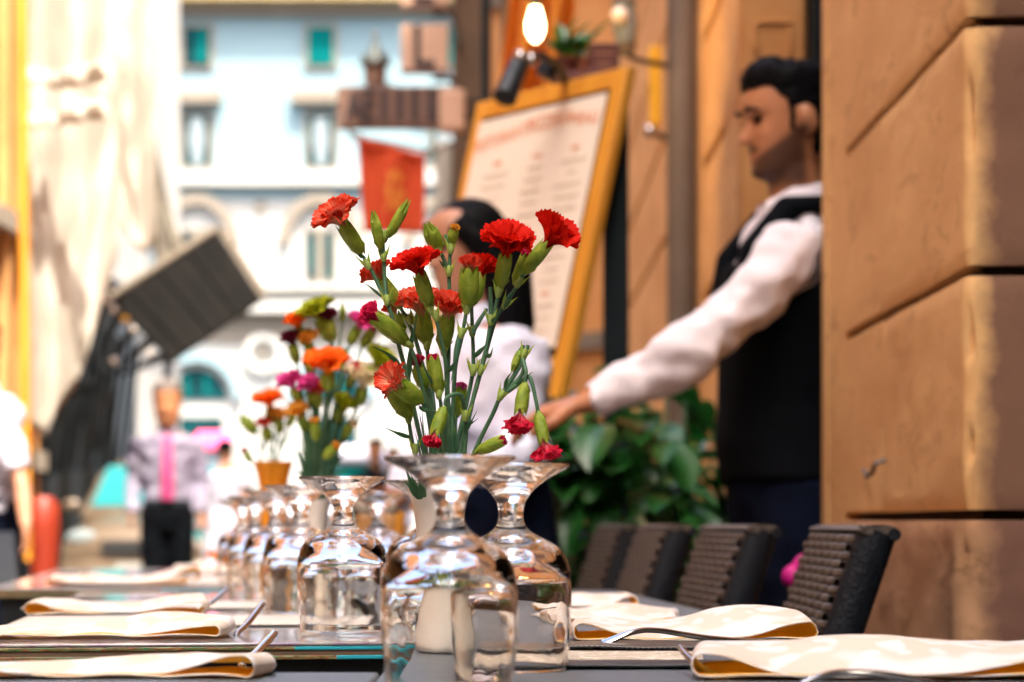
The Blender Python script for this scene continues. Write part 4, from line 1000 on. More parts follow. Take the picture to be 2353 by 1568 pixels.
# ================================================================== VASES
def vase(label, x, y, s=1, mat=None, z=TZ, h=.145, n='vase'):
    pr = [(0, .002), (.020, 0), (.0290, .001), (.0300, .004), (.0285, .020), (.0240, .050), (.0205, .080), (.0200, .098), (.0215, .115), (.0250, .132), (.0292, .1445), (.0298, .1455), (.0290, .1460), (.0278, .1440), (.0236, .130), (.0198, .112), (.0184, .096), (.019, .05), (0, .04)]
    def fn(r, zz, a):
        tw = a - zz * 5
        return (r * (1 + .05 * math.cos(4 * tw)), zz)
    o = obj(n, MB().lathe([(r * s, zz * h / .145) for r, zz in pr], 48, fn=fn), mat or M['porcelain'], angle=50, loc=(x, y, z), mods=[dict(type='SUBSURF', levels=1, render_levels=1)])
    return tag(o, label, 'vase', None)
VX, VY = ux(1010, 2.15), 2.15
vase('cream porcelain vase with a flared mouth holding the red carnations behind the nearest glass', VX, VY)
V2 = (ux(722, 3.5), 3.5); V3 = (ux(628, 4.75), 4.75)
vase('blurred cream vase behind the middle glass holding the mixed carnations', V2[0], V2[1], .9, z=ZT)
M['amber_pot'] = translucent(MAT('amber_glass_pot', (.85, .38, .02), (.9, .46, .04), .3, 8), (.9, .45, .03), .5)
vase('blurred amber coloured vase holding the farthest small bouquet', V3[0], V3[1], 1.35, M['amber_pot'], h=.235)

# fallen orange petals
random.seed(2)
for k in range(5):
    q = at(492 + 9 * k, 1288 - 4 * (k % 2), 5.3)
    def pf(a, b, q=q, k=k): return q + Vector(((a - .5) * .045, (b - .5) * .04, .010 * math.sin(a * 5 + k) + .008 * b))
    tag(obj('fallen_petal', MB().grid(pf, 5, 5), PET['orange'], mods=[dict(type='SOLIDIFY', thickness=.0008)]), ('leftmost', 'second from left', 'middle', 'second from right', 'rightmost')[k] + ' orange petal dropped beside the far napkin', 'petal', 'fallen orange petals beside the far napkin')

# ================================================================== WICKER CHAIRS
def chair(label, near, W, phi, lean=18.5):
    """near = (x, y) of the near top corner of the back's front face; width runs away from the viewer"""
    g = thing('wicker_chair', label, 'chair', (near[0], near[1], 0), R(phi), group='dark wicker chairs along the wall side')
    ZB, ZH = .30, .862; l = math.tan(R(lean))
    def fp(b, z, o=0): # b along width, z height, o offset outwards (front face towards -x)
        return Vector(((z - ZH) * l - o, b, z))
    # woven strands: verticals (stakes) and horizontals passing over and under
    w_ = MB(); n_st = 12; rows = 48; pitch = (ZH - .012 - ZB - .04) / rows; sp = (W - .05) / n_st
    for i in range(n_st + 1):
        b = .025 + sp * i
        w_.tube([fp(b, ZB + .04 + (ZH - .06 - ZB) * q / 4, .004) for q in range(5)], .0035, 6)
    for r_ in range(rows):
        z = ZB + .045 + pitch * r_; pts = []; ph = r_ % 2
        for k in range(n_st * 4 + 1):
            b = .025 + sp * k / 4
            pts.append(fp(b, z, .004 + .0100 * math.cos(PI * (k / 4 + ph))))
        w_.tube(pts, [(.0058, .0030)] * len(pts), 6, side=(l, 0, 1), cap=False)
    stuff(obj('wicker_weave', w_, M['wick'], g))
    back = MB().prism([fp(.012, ZB, -.010), fp(W - .012, ZB, -.010), fp(W - .012, ZH - .01, -.010), fp(.012, ZH - .01, -.010)], (.012, 0, 0))
    obj('back_lining', back, M['wick_dark'], g, smooth=False)
    # side frames: flat wrapped posts
    for b0, b1 in ((-.004, .020), (W - .020, W + .004)):
        q = MB(); pts = [fp((b0 + b1) / 2, z, -.014) for z in (.0, .2, .40, .6, .8, ZH - .008)]
        pts[0].x = pts[2].x - .02; pts[1].x = pts[2].x - .01
        q.tube(pts, [(.024, .0125)] * 6, 14, side=(1, 0, 0)); obj('back_post', q, M['wick_dark'], g)
    tr = MB().tube([fp(-.004, ZH - .006, -.012), fp(W + .004, ZH - .006, -.012)], [(.024, .0065)] * 2, 14, side=(1, 0, .0)); obj('top_rail', tr, M['wick'], g)
    tr = MB().tube([fp(-.006, ZH - .012, -.034), fp(W + .006, ZH - .012, -.034)], .008, 12); obj('rolled_lip', tr, M['wick_dark'], g)
    xs = fp(0, .45).x
    obj('seat', MB().bb(xs - .46, xs + .02, 0, W, .41, .455), M['wick'], g, mods=[BEV(.012, 3)])
    for x, b in ((xs - .43, .02), (xs - .43, W - .02)): obj('leg', MB().tube([(x, b, 0), (x, b, .41)], [.016, .02], 10), M['wick_dark'], g)
    return g
chair('nearest dark wicker chair, its back standing against the stone plinth', (ux(1998, 2.95), 2.95), .45, .5)
chair('second dark wicker chair, standing in front of the waiter\'s legs', (ux(1738, 3.55), 3.55), .45, 4.6)
chair('third dark wicker chair left of the second', (ux(1552, 4.15), 4.15), .44, 4)
chair('farthest dark wicker chair beside the leafy plant', (ux(1446, 4.8), 4.8), .44, 5)
chair('wicker chair cut off by the right edge of the picture', (ux(2700, 1.98), 1.98), .36, 0)
# magenta cloth behind the nearest chair
mc = obj('magenta_ribbon', MB().ball(at(1818, 1327, 3.9), (.016, .02, .020), 12).ball(at(1836, 1300, 3.9), (.012, .015, .022), 10, Matrix.Rotation(.5, 3, 'Y')), MAT('magenta_cloth', (.55, .002, .20), None, .6), mods=[dict(type='REMESH', mode='VOXEL', voxel_size=.003)])
tag(mc, 'small magenta ribbon knot just behind the nearest chair back', 'ribbon')
# ================================================================== PEOPLE
def head_rings(c, s, turn=0, nod=0, beard=False):
    """head about .235 m tall facing -y in its own frame; returns rings"""
    #    z     front  back  halfw   (front measured from ear axis)
    T = [(-.118, .052, .030, .034), (-.110, .078, .042, .046), (-.100, .088, .052, .054), (-.086, .089, .060, .060), (-.072, .089, .068, .064), (-.058, .091, .076, .066), (-.044, .092, .083, .068), (-.030, .093, .089, .070), (-.014, .094, .094, .0725), (.002, .093, .097, .0745), (.016, .091, .100, .0755),
         (.030, .096, .102, .0765), (.045, .098, .103, .0770), (.062, .097, .102, .0765), (.078, .091, .097, .0735), (.092, .079, .088, .067), (.104, .060, .072, .055), (.112, .036, .050, .036), (.116, .010, .02, .012)]
    Z = [t[0] for t in T]
    def lerp(z, k):
        for i in range(len(T) - 1):
            if z <= Z[i + 1]: f = (z - Z[i]) / (Z[i + 1] - Z[i]); return T[i][k] * (1 - f) + T[i + 1][k] * f
        return T[-1][k]
    rings = []; n = 96; zs = [-.118 + .234 * i / 104 for i in range(105)]
    Mx = Matrix.Rotation(turn, 3, 'Z') @ Matrix.Rotation(nod, 3, 'X')
    for z in zs:
        f, b, hw = lerp(z, 1), lerp(z, 2), lerp(z, 3); ring = []
        for j in range(n):
            a = 2 * PI * j / n; sa, ca = math.sin(a), math.cos(a)     # a=0 front
            x = hw * math.copysign(abs(sa) ** .92, sa); y = -(f * abs(ca) ** .95) if ca > 0 else b * abs(ca) ** .9
            g = lambda x0, z0, wx, wz: math.exp(-((x - x0) / wx) ** 2 - ((z - z0) / wz) ** 2)
            if ca > 0:
                t_ = min(1, max(0, (.020 - z) / .052))
                if -.040 < z < .028:                                   # nose bridge to tip
                    prof = t_ if z > -.032 else max(0, 1 - (-.032 - z) / .008)
                    y -= .031 * prof * math.exp(-(x / (.007 + .006 * t_)) ** 2)
                y += .011 * (g(.031, .010, .015, .011) + g(-.031, .010, .015, .011))   # eye sockets
                y -= .006 * (g(.03, .030, .018, .007) + g(-.03, .030, .018, .007))     # brows
                y -= .006 * g(0, -.060, .020, .0055) + .006 * g(0, -.073, .017, .005)  # lips
                y += .005 * g(0, -.0665, .022, .003) + .006 * g(0, -.084, .02, .007)
                y -= .006 * g(0, -.100, .017, .012)                                     # chin
                y -= .004 * (g(.042, -.020, .016, .014) + g(-.042, -.020, .016, .014))
            ring.append(Vector((x, y, z)))
        rings.append([c + Mx @ (p * s) for p in ring])
    return rings, Mx
def cap_hair(c, s, Mx, style):
    """hair shell over the skull; style short / long / bun / bald"""
    mb = MB()
    def P(x, y, z): return c + Mx @ (Vector((x, y, z)) * s)
    if style == 'short':
        pass
    elif style == 'long':
        mb.ball(P(0, .018, .045), (.092 * s, .100 * s, .088 * s), 22, Mx)
        for sx_ in (-1, 1):
            mb.tube([P(.055 * sx_, -.055, .07), P(.083 * sx_, -.02, .02), P(.088 * sx_, .02, -.06), P(.10 * sx_, .04, -.16), P(.085 * sx_, .05, -.27)], [(.03 * s, .03 * s), (.026 * s, .036 * s), (.030 * s, .045 * s), (.034 * s, .045 * s), (.016 * s, .02 * s)], 12, side=Mx @ Vector((0, 1, 0)))
        mb.tube([P(0, .07, .05), P(0, .10, -.06), P(0, .10, -.2), P(0, .08, -.30)], [.07 * s, .078 * s, .07 * s, .03 * s], 14)
    elif style == 'bun':
        mb.ball(P(0, .022, .035), (.085 * s, .092 * s, .088 * s), 18, Mx); mb.ball(P(0, .10, .06), .045 * s, 12)
    else:
        rings = []
        for i in range(8):
            z = -.06 + .11 * i / 7
            rings.append([P(.079 * math.sin(a) * (1 if i < 7 else .95), (.106 * -math.cos(a)) if math.cos(a) < 0 else 0.0 * math.cos(a), z) for a in [2 * PI * j / 28 for j in range(28)]])
        mb.loft(rings)
    return mb
def head_patch(hr, mask, out):
    """closed shell over the part of the head where mask(z, a) holds, raised by out(z, a)"""
    mb = MB(); n = len(hr[0]); m_ = len(hr); idx = {}
    cc = [sum(r_, Vector()) / n for r_ in hr]; ctr = cc[60]
    def vid(i, j):
        if (i, j) not in idx:
            z = -.118 + .234 * i / 104; a = 2 * PI * j / n; p = hr[i][j]
            dr = (p - cc[i]); dr = (dr.normalized() * (1 - max(0, (z - .05) / .07)) + (p - ctr).normalized() * max(0, (z - .05) / .07)) if dr.length > 1e-5 else Vector((0, 0, 1))
            idx[(i, j)] = len(mb.v); mb.v.append(p + dr.normalized() * out(z, a))
        return idx[(i, j)]
    for i in range(m_ - 1):
        for j in range(n):
            k = (j + 1) % n
            if all(mask(-.118 + .234 * ii / 104, 2 * PI * (jj if jj else 0) / n) for ii, jj in ((i, j), (i, k), (i + 1, j), (i + 1, k))):
                mb.f.append((vid(i, j), vid(i, k), vid(i + 1, k), vid(i + 1, j))); mb.mi.append(0)
    j0 = m_ - 1
    if mask(.116, 0): mb.f.append(tuple(vid(j0, j) for j in range(n))); mb.mi.append(0)
    return mb
def hairtex():
    t_ = bpy.data.textures.get('hair_locks')
    if not t_: t_ = bpy.data.textures.new('hair_locks', 'CLOUDS'); t_.noise_scale = .014; t_.noise_depth = 2
    return t_
def hand_parts(mb, wr, d, pn, s=1, curl=.25, fingers_spread=.012):
    """wr wrist point, d pointing direction, pn palm normal (the side fingers curl to)"""
    d = d.normalized(); pn = (pn - d * pn.dot(d)).normalized(); sd = d.cross(pn).normalized()
    k = wr + d * .090 * s
    mb.tube([wr - d * .02 * s, wr + d * .015 * s, wr + d * .05 * s, k], [(.026 * s, .019 * s), (.030 * s, .017 * s), (.040 * s, .016 * s), (.040 * s, .013 * s)], 14, side=sd)
    for i, L in enumerate((.072, .082, .077, .060)):
        o = sd * ((i - 1.5) * -.0195 * s); b = k + o - d * .012 * s; p1 = b + d * (L * .45 * s) + sd * (-(i - 1.5) * fingers_spread * .3 * s) + pn * (curl * .25 * L * s)
        p2 = p1 + (d * math.cos(curl * 2) + pn * math.sin(curl * 2)) * L * .34 * s; p3 = p2 + (d * math.cos(curl * 3.4) + pn * math.sin(curl * 3.4)) * L * .28 * s
        mb.tube([b, p1, p2, p3], [.0105 * s, .0092 * s, .0082 * s, .006 * s], 8)
    b = wr + d * .028 * s + sd * .026 * s; p1 = b + (d * .6 + sd * .75).normalized() * .038 * s + pn * .012 * s; p2 = p1 + (d * .85 + sd * .45 + pn * .2).normalized() * .030 * s
    mb.tube([b - sd * .01 * s, p1, p2, p2 + (d + pn * .3).normalized() * .018 * s], [.015 * s, .0125 * s, .010 * s, .007 * s], 8)

def person(label, loc, rz, Ht=1.78, arms=None, head=(0, 0), hair='short', hairmat='hair', skin='skin', top='shirt', legs='navy', vest=None, tie=None, voxel=.012,
           skirt=False, shirt_from=None, sleeves=1.0, spine=None, open_neck=True, beard=False, group=None, lean=(0, 0), belt=False, shirt_loose=.012, belly=0, legs_pose=None, headoff=(0, 0, 0), name='person', widths=1.0, headscale=1.0):
    """standing figure, built facing -y in its own frame; arms = [right points, left points] in that frame (shoulder, elbow, wrist, hand dir, palm)"""
    k = Ht / 1.78
    g = thing(name, label, 'person', loc, rz, group)
    def W_(p):
        p = Vector(p); q = Vector((p.x * widths, p.y, p.z)) * k; f = max(0, (p.z - .9)) 
        return q + Vector((lean[0] * f, lean[1] * f, 0))
    def ring(z, hw, hd, yo=0, infl=0, n=32, po=2.3):
        out = []
        for j in range(n):
            a = 2 * PI * j / n; sa, ca = math.sin(a), math.cos(a)
            out.append(W_(((hw + infl) * math.copysign(abs(sa) ** (2 / po), sa), yo - (hd + infl) * math.copysign(abs(ca) ** (2 / po), ca), z)))
        return out
    torso = [(.80, .13, .10, 0), (.86, .165, .115, .005), (.94, .172, .122, .005), (1.02, .158, .112 + belly, -belly * .6), (1.10, .150, .106 + belly, -belly * .7), (1.20, .160, .112 + belly * .6, -belly * .5), (1.30, .176, .122, 0), (1.38, .184, .118, .003), (1.43, .172, .100, .008), (1.465, .125, .078, .012), (1.49, .062, .062, .012)]
    neck = [W_((0, .015, 1.46)), W_((0, .004, 1.52)), W_((0, -.004, 1.58))]
    hc = W_((0, -.008, 1.665)) + Vector(headoff)
    A = arms or [[(-.195, .01, 1.42), (-.225, .03, 1.13), (-.215, -.03, .87)], [(.195, .01, 1.42), (.225, .03, 1.13), (.215, -.03, .87)]]
    LG = legs_pose or [[(-.09, 0, .9), (-.10, -.01, .49), (-.105, .02, .09)], [(.09, 0, .9), (.10, -.01, .49), (.105, .02, .09)]]
    rem = lambda v: [dict(type='REMESH', mode='VOXEL', voxel_size=v, use_smooth_shade=True), dict(type='SMOOTH', factor=.5, iterations=3)]
    # continuous body: torso, neck, head, limbs, hands, feet
    b = MB(); b.loft([ring(z, hw - .008, hd - .008, yo) for z, hw, hd, yo in torso])
    b.tube(neck + [hc + Vector((0, .01, -.03)) * k], [.060 * k, .056 * k, .058 * k, .05 * k], 18)
    hk = k * headscale; hr, Mx = head_rings(hc, hk, head[0], head[1]); b.loft(hr)
    for sx_ in (-1, 1):
        b.ball(hc + Mx @ Vector((.079 * sx_, .012, .0)) * k, (.010 * k, .020 * k, .032 * k), 12, Mx @ Matrix.Rotation(.25 * 1, 3, 'X'))
    for side, pts in zip((-1, 1), A):
        P3 = [W_(p) for p in pts[:3]]
        b.tube([P3[0], P3[0].lerp(P3[1], .5), P3[1], P3[1].lerp(P3[2], .4), P3[2]], [.048 * k, .040 * k, .035 * k, .037 * k, .026 * k], 14)
        d = Vector(pts[3]) if len(pts) > 3 else (P3[2] - P3[1]); pn = Vector(pts[4]) if len(pts) > 4 else Vector((-side, .0, 0))
        hand_parts(b, P3[2], d, pn, k * (.95 if len(pts) < 6 else pts[5]), .30)
    for side, pts in zip((-1, 1), LG):
        P3 = [W_(p) for p in pts]
        b.tube([P3[0], P3[0].lerp(P3[1], .5), P3[1], P3[1].lerp(P3[2], .35), P3[2]], [.088 * k, .075 * k, .056 * k, .056 * k, .038 * k], 14)
        b.tube([P3[2] + Vector((0, .05, -.04)) * k, P3[2] + Vector((0, -.02, -.035)) * k, P3[2] + Vector((0, -.12, -.055)) * k, P3[2] + Vector((0, -.17, -.06)) * k], [.035 * k, .042 * k, .035 * k, .022 * k], 12)
    obj('body', b, M[skin], g, mods=rem(.0045 if voxel < .0085 else .0065 if voxel < .012 else voxel), angle=0)
    # eyes, brows
    for sx_ in (-1, 1):
        obj('eye', MB().ball(hc + Mx @ Vector((.031 * sx_, -.079, .010)) * k, (.013 * k, .008 * k, .007 * k), 10, Mx), M['hair'], g)
        obj('eyebrow', MB().tube([hc + Mx @ Vector((.014 * sx_, -.1005, .028)) * k, hc + Mx @ Vector((.032 * sx_, -.098, .033)) * k, hc + Mx @ Vector((.054 * sx_, -.080, .027)) * k], [.003 * k, .005 * k, .002 * k], 6), M['hair'], g)
    if hair in ('short', 'bald'):
        def line(a):                                        # hairline height round the head, a = 0 in front
            c_ = math.cos(a)
            if c_ > .62: return .074
            if c_ > .30: return .074 - (.62 - c_) / .32 * .034
            if c_ > .12: return -.020                         # sideburn
            if c_ > -.22: return .030                         # round the ear
            return -.070
        if hair == 'short':
            def ofn(z, a):
                t_ = min(1, max(0, (z - line(a)) / .03)); fr_ = max(0, math.cos(a)); up_ = min(1, max(0, (z - .066) / .03))
                return k * (.0025 + t_ * (.003 + .013 * up_ + .014 * fr_ * up_ + .003 * math.sin(9 * a) * up_))
            mk = lambda z, a: z > line(a)
        else:
            ofn = lambda z, a: .004 * k
            mk = lambda z, a: math.cos(a) < .1 and z < .06 and z > line(a)
        obj('hair', head_patch(hr, mk, ofn), M[hairmat], g, mods=[dict(type='SOLIDIFY', thickness=.006 * k, offset=-1), dict(type='SMOOTH', factor=.6, iterations=6), dict(type='DISPLACE', texture=hairtex(), strength=.009 * k, mid_level=.4)], angle=0)
    elif hair:
        obj('hair', cap_hair(hc, k, Mx, hair), M[hairmat], g, mods=rem(max(.006, voxel * .6)), angle=0)
    if beard:
        bodyo = [c_ for c_ in g.children if c_.name.startswith('body')][0]
        m_ = bodyo.data.materials[0].copy(); m_.name = 'stubbled_skin'; bodyo.data.materials[0] = m_
        t = m_.node_tree; p = t.nodes['Principled BSDF']; src = p.inputs['Base Color'].links[0].from_socket
        tc = t.nodes.new('ShaderNodeTexCoord'); mp = t.nodes.new('ShaderNodeMapping'); mp.vector_type = 'TEXTURE'
        mp.inputs['Location'].default_value = hc; mp.inputs['Rotation'].default_value = Mx.to_euler(); mp.inputs['Scale'].default_value = (k, k, k)
        t.links.new(tc.outputs['Object'], mp.inputs[0]); sp = t.nodes.new('ShaderNodeSeparateXYZ'); t.links.new(mp.outputs[0], sp.inputs[0])
        def ma(op, a_, b_=None):
            n_ = t.nodes.new('ShaderNodeMath'); n_.operation = op
            for q_, v_ in enumerate((a_, b_)):
                if v_ is None: continue
                if isinstance(v_, (int, float)): n_.inputs[q_].default_value = v_
                else: t.links.new(v_, n_.inputs[q_])
            return n_.outputs[0]
        def sm(v_, lo, hi):
            n_ = t.nodes.new('ShaderNodeMapRange'); n_.interpolation_type = 'SMOOTHSTEP'; t.links.new(v_, n_.inputs[0])
            n_.inputs[1].default_value = lo; n_.inputs[2].default_value = hi; return n_.outputs[0]
        X, Y, Z = sp.outputs
        jaw = ma('SUBTRACT', Z, ma('MULTIPLY', ma('ADD', Y, .09), .70))
        nz = N(t, 'ShaderNodeTexNoise', i_Scale=60); t.links.new(mp.outputs[0], nz.inputs['Vector'])
        jaw = ma('ADD', jaw, ma('MULTIPLY', ma('SUBTRACT', nz.outputs['Fac'], .5), .012))
        f1 = ma('MULTIPLY', sm(jaw, -.056, -.080), sm(Y, .020, -.004))
        f1 = ma('MULTIPLY', f1, sm(Z, -.150, -.112))
        mz = ma('MULTIPLY', ma('MULTIPLY', sm(Z, -.058, -.050), sm(Z, -.038, -.045)), ma('MULTIPLY', sm(Y, -.076, -.084), 1.0))
        lips = ma('SUBTRACT', 1.0, ma('MULTIPLY', ma('MULTIPLY', sm(Z, -.083, -.078), sm(Z, -.054, -.060)), sm(Y, -.080, -.088)))
        fac = ma('MULTIPLY', ma('MAXIMUM', ma('MULTIPLY', f1, lips), mz), .88)
        mix = t.nodes.new('ShaderNodeMix'); mix.data_type = 'RGBA'; t.links.new(fac, mix.inputs[0]); t.links.new(src, mix.inputs[6]); mix.inputs[7].default_value = (.028, .012, .008, 1)
        t.links.new(mix.outputs[2], p.inputs['Base Color'])
    # shirt
    sh_ = MB(); sh_.loft([ring(z, hw + shirt_loose, hd + shirt_loose, yo) for z, hw, hd, yo in torso[(shirt_from or (2 if not skirt else 1)):-1]])
    for side, pts in zip((-1, 1), A):
        P3 = [W_(p) for p in pts[:3]]
        end = P3[0].lerp(P3[1], sleeves * 2) if sleeves < .5 else P3[1].lerp(P3[2], (sleeves - .5) * 2 * .98)
        if sleeves >= .5:
            chain = [P3[0] - (P3[1] - P3[0]) * .05, P3[0].lerp(P3[1], .3), P3[0].lerp(P3[1], .65), P3[1], P3[1].lerp(end, .35), P3[1].lerp(end, .7), end]
            rr = [.066, .063, .057, .057, .050, .044, .037]
        else:
            chain = [P3[0] - (P3[1] - P3[0]) * .05, P3[0].lerp(end, .5), end]; rr = [.070, .068, .066]
        sh_.tube(chain, [r_ * k for r_ in rr], 16)
        if sleeves > .9:
            dd = (P3[2] - P3[1]).normalized(); sh_.tube([end - dd * .055 * k, end - dd * .002 * k], .041 * k, 16)
    tx = bpy.data.textures.new('cloth_folds', 'CLOUDS'); tx.noise_scale = .075; tx.noise_depth = 1
    so_ = obj('shirt', sh_, M[top], g, mods=rem(max(.008, voxel)) + [dict(type='DISPLACE', texture=tx, strength=.045, mid_level=.5), dict(type='SMOOTH', factor=.4, iterations=2)], angle=0)
    if open_neck and top != 'none':
        cm = MB()
        for sx_ in (-1, 1):
            cm.tube([W_((.012 * sx_, -.078, 1.455)), W_((.048 * sx_, -.062, 1.485)), W_((.068 * sx_, -.012, 1.51)), W_((.055 * sx_, .045, 1.525)), W_((0, .068, 1.53))], [(.014 * k, .007 * k), (.026 * k, .007 * k), (.028 * k, .006 * k), (.026 * k, .006 * k), (.026 * k, .006 * k)], 8, side=(0, 0, 1))
        obj('collar', cm, M[top], g)
    if vest:
        v = MB(); v.loft([ring(z, (hw + .026) * (1 if z < 1.34 else .86), hd + .028, yo) for z, hw, hd, yo in torso[2:8]])
        for sx_ in (-1, 1):
            v.tube([W_((.085 * sx_, -.135, 1.30)), W_((.105 * sx_, -.115, 1.40)), W_((.105 * sx_, -.045, 1.485)), W_((.10 * sx_, .04, 1.49)), W_((.09 * sx_, .11, 1.40))], [(.05, .026)] * 5, 12, side=(1, 0, .2))
        obj('waistcoat', v, M[vest], g, mods=rem(.009), angle=0)
    if tie:
        tm = MB().tube([W_((0, -.098, 1.455)), W_((0, -.150, 1.36)), W_((0, -.155, 1.15)), W_((0, -.15, 1.02))], [(.028 * k, .012), (.034 * k, .014), (.045 * k, .014), (.045 * k, .012)], 10, side=(1, 0, 0))
        obj('tie', tm, M[tie], g)
    # trousers or skirt
    tr = MB(); tr.loft([ring(z, hw + .016, hd + .016, yo) for z, hw, hd, yo in torso[0:(5 if shirt_from else 4)]])
    if skirt:
        tr.loft([ring(.98, .172, .125, 0), ring(.85, .20, .145, 0), ring(.6, .22, .17, 0), ring(.48, .24, .19, 0)])
    else:
        for side, pts in zip((-1, 1), LG):
            P3 = [W_(p) for p in pts]
            tr.tube([P3[0] + Vector((0, 0, .03)), P3[0].lerp(P3[1], .5), P3[1], P3[1].lerp(P3[2], .5), P3[2] + Vector((0, 0, .0))], [.105 * k, .096 * k, .080 * k, .072 * k, .066 * k], 18)
    obj('skirt' if skirt else 'trousers', tr, M[legs], g, mods=rem(max(.010, voxel)) + [dict(type='DISPLACE', texture=tx, strength=.018, mid_level=.5)], angle=0)
    if belt: obj('belt', MB().loft([ring(.985, .176, .136 + belly * .6, -belly * .3), ring(1.02, .176, .138 + belly * .7, -belly * .4)]), M['belt'], g)
    sm_ = MB()
    for side, pts in zip((-1, 1), LG):
        q = W_(pts[2])
        sm_.tube([q + Vector((0, .07, -.045)) * k, q + Vector((0, -.03, -.04)) * k, q + Vector((0, -.14, -.058)) * k, q + Vector((0, -.20, -.066)) * k], [(.044 * k, .04 * k), (.048 * k, .045 * k), (.046 * k, .028 * k), (.028 * k, .018 * k)], 14, side=(1, 0, 0))
    obj('shoes', sm_, M['black_metal'], g)
    return g
M['beardmat'] = MAT('short_beard', (.035, .014, .008), (.07, .03, .017), .8, 90)
M['greyhair'] = MAT('grey_hair', (.10, .07, .06), (.14, .11, .09), .6, 20)

# ---- waiter: faces the street (-x), one arm stretched out over the chairs.
WD = 4.92
wx = ux(1828, WD)
wloc = Vector((wx, WD, 0)); wrz = R(-90 + 8)       # local -y -> world -x, turned slightly to the camera
inv = Matrix.Rotation(-wrz, 3, 'Z')
def wl(u, v, d): return inv @ (at(u, v, d) - wloc)
Kw = 1.79 / 1.78
def unl(p): return p / Kw                             # person() rescales by Ht/1.78
sh_l, el_l, wr_l = wl(1842, 566, 4.74), wl(1610, 800, 4.66), wl(1352, 925, 4.68)
hd_ = inv @ (at(1230, 955, 4.72) - at(1352, 925, 4.68))
# his left arm (local +x) is nearer the viewer when he faces -x
person('waiter in white shirt, black waistcoat and navy trousers reaching his arm across from the doorway', wloc, wrz, 1.79,
       arms=[[(-.19, .01, 1.42), (-.22, .10, 1.13), (-.17, .22, .93)],
             [unl(sh_l), unl(el_l), unl(wr_l), hd_, inv @ Vector((0, .25, -1)), 1.12]],
       head=(0.10, R(5)), headscale=.95, hair='short', top='shirt', legs='navy', vest='vest', belt=True, beard=True, voxel=.008, belly=.012, shirt_loose=.008, headoff=(0, -.005, .0), widths=1.0)

# ---- woman beside the menu board, turned to the left
WO = 5.45
wo = Vector((ux(1138, WO), WO, 0)); worz = R(-52); inv2 = Matrix.Rotation(-worz, 3, 'Z'); K2 = 1.575 / 1.78
def w2(u, v, d): return (inv2 @ (at(u, v, d) - wo)) / K2
person('dark haired woman in a pale lavender shirt standing behind the carnations', wo, worz, 1.575,
       arms=[[(-.18, .01, 1.42), w2(1015, 1020, 5.25), w2(925, 1150, 5.15), inv2 @ Vector((-.3, -.25, -.6)), inv2 @ Vector((1, 0, 0))],
             [(.18, .01, 1.42), w2(1235, 1020, 5.30), w2(1120, 1090, 5.10), inv2 @ Vector((-1, -.2, -.1)), inv2 @ Vector((0, 0, -1))]],
       head=(R(-6), R(8)), hair='long', skin='skin_w', top='lav_shirt', legs='navy', voxel=.009, shirt_loose=.02, lean=(0, -.10), widths=.98, shirt_from=4)

M['lilac_shirt'] = MAT('pale_lilac_shirt', (.20, .17, .25), (.27, .25, .32), .9, 6, .5, 10)
# ---- grey haired man with the pink tie
mx_ = ux(385, 16.7)
person('grey haired man in white shirt and pink tie walking up the street', (mx_, 16.7, 0), R(8), 1.80,
       arms=[[(-.195, .01, 1.42), (-.245, .05, 1.15), (-.25, -.06, .92)], [(.195, .01, 1.42), (.245, .03, 1.15), (.235, -.06, .92)]],
       hair='short', hairmat='greyhair', widths=.97, headscale=1.28, skin='skin', top='lilac_shirt', legs='vest', tie='pink', voxel=.018, belt=True, shirt_loose=.010, head=(0, .05))
M['peach'] = MAT('peach_back', (.70, .32, .18), None, .8)
M['white_dress'] = MAT('white_dress', (.42, .41, .50), (.5, .49, .56), .9, 4)
person('woman with dark bun in a white low backed dress seen from behind', (ux(518, 21), 21, 0), R(172), 1.60, hair='bun', skin='skin_w', top='white_dress', legs='white_dress', skirt=True, voxel=.02, sleeves=.2, open_neck=False)
person('person in dark clothes far off to the right of the white van', (ux(862, 23), 23, 0), R(20), 1.66, hair='short', skin='skin', top='vest', legs='navy', voxel=.02)
person('person in a blue grey top farther off beside the dark dressed one', (ux(905, 27), 27, 0), R(-20), 1.7, hair='short', skin='skin', top='lav_shirt', legs='navy', voxel=.022)
# ---- person at the left edge, bare forearm in the sun
lx = Vector((ux(-42, 10.4), 10.4, 0)); inv3 = Matrix.Rotation(-R(20), 3, 'Z')
def w3(u, v, d): return (inv3 @ (at(u, v, d) - lx)) / (1.72 / 1.78)
person('person at the left edge with a sunlit bare forearm and pale top', lx, R(20), 1.72,
       arms=[[(-.19, .01, 1.42), (-.22, .05, 1.13), (-.22, -.05, .9)], [w3(20, 1010, 10.3), w3(52, 1120, 10.2), w3(60, 1210, 10.0), inv3 @ Vector((.02, -.1, -1)), inv3 @ Vector((-1, 0, 0))]],
       hair='short', skin='skin_w', top='white_dress', legs='navy', voxel=.016, sleeves=.35)

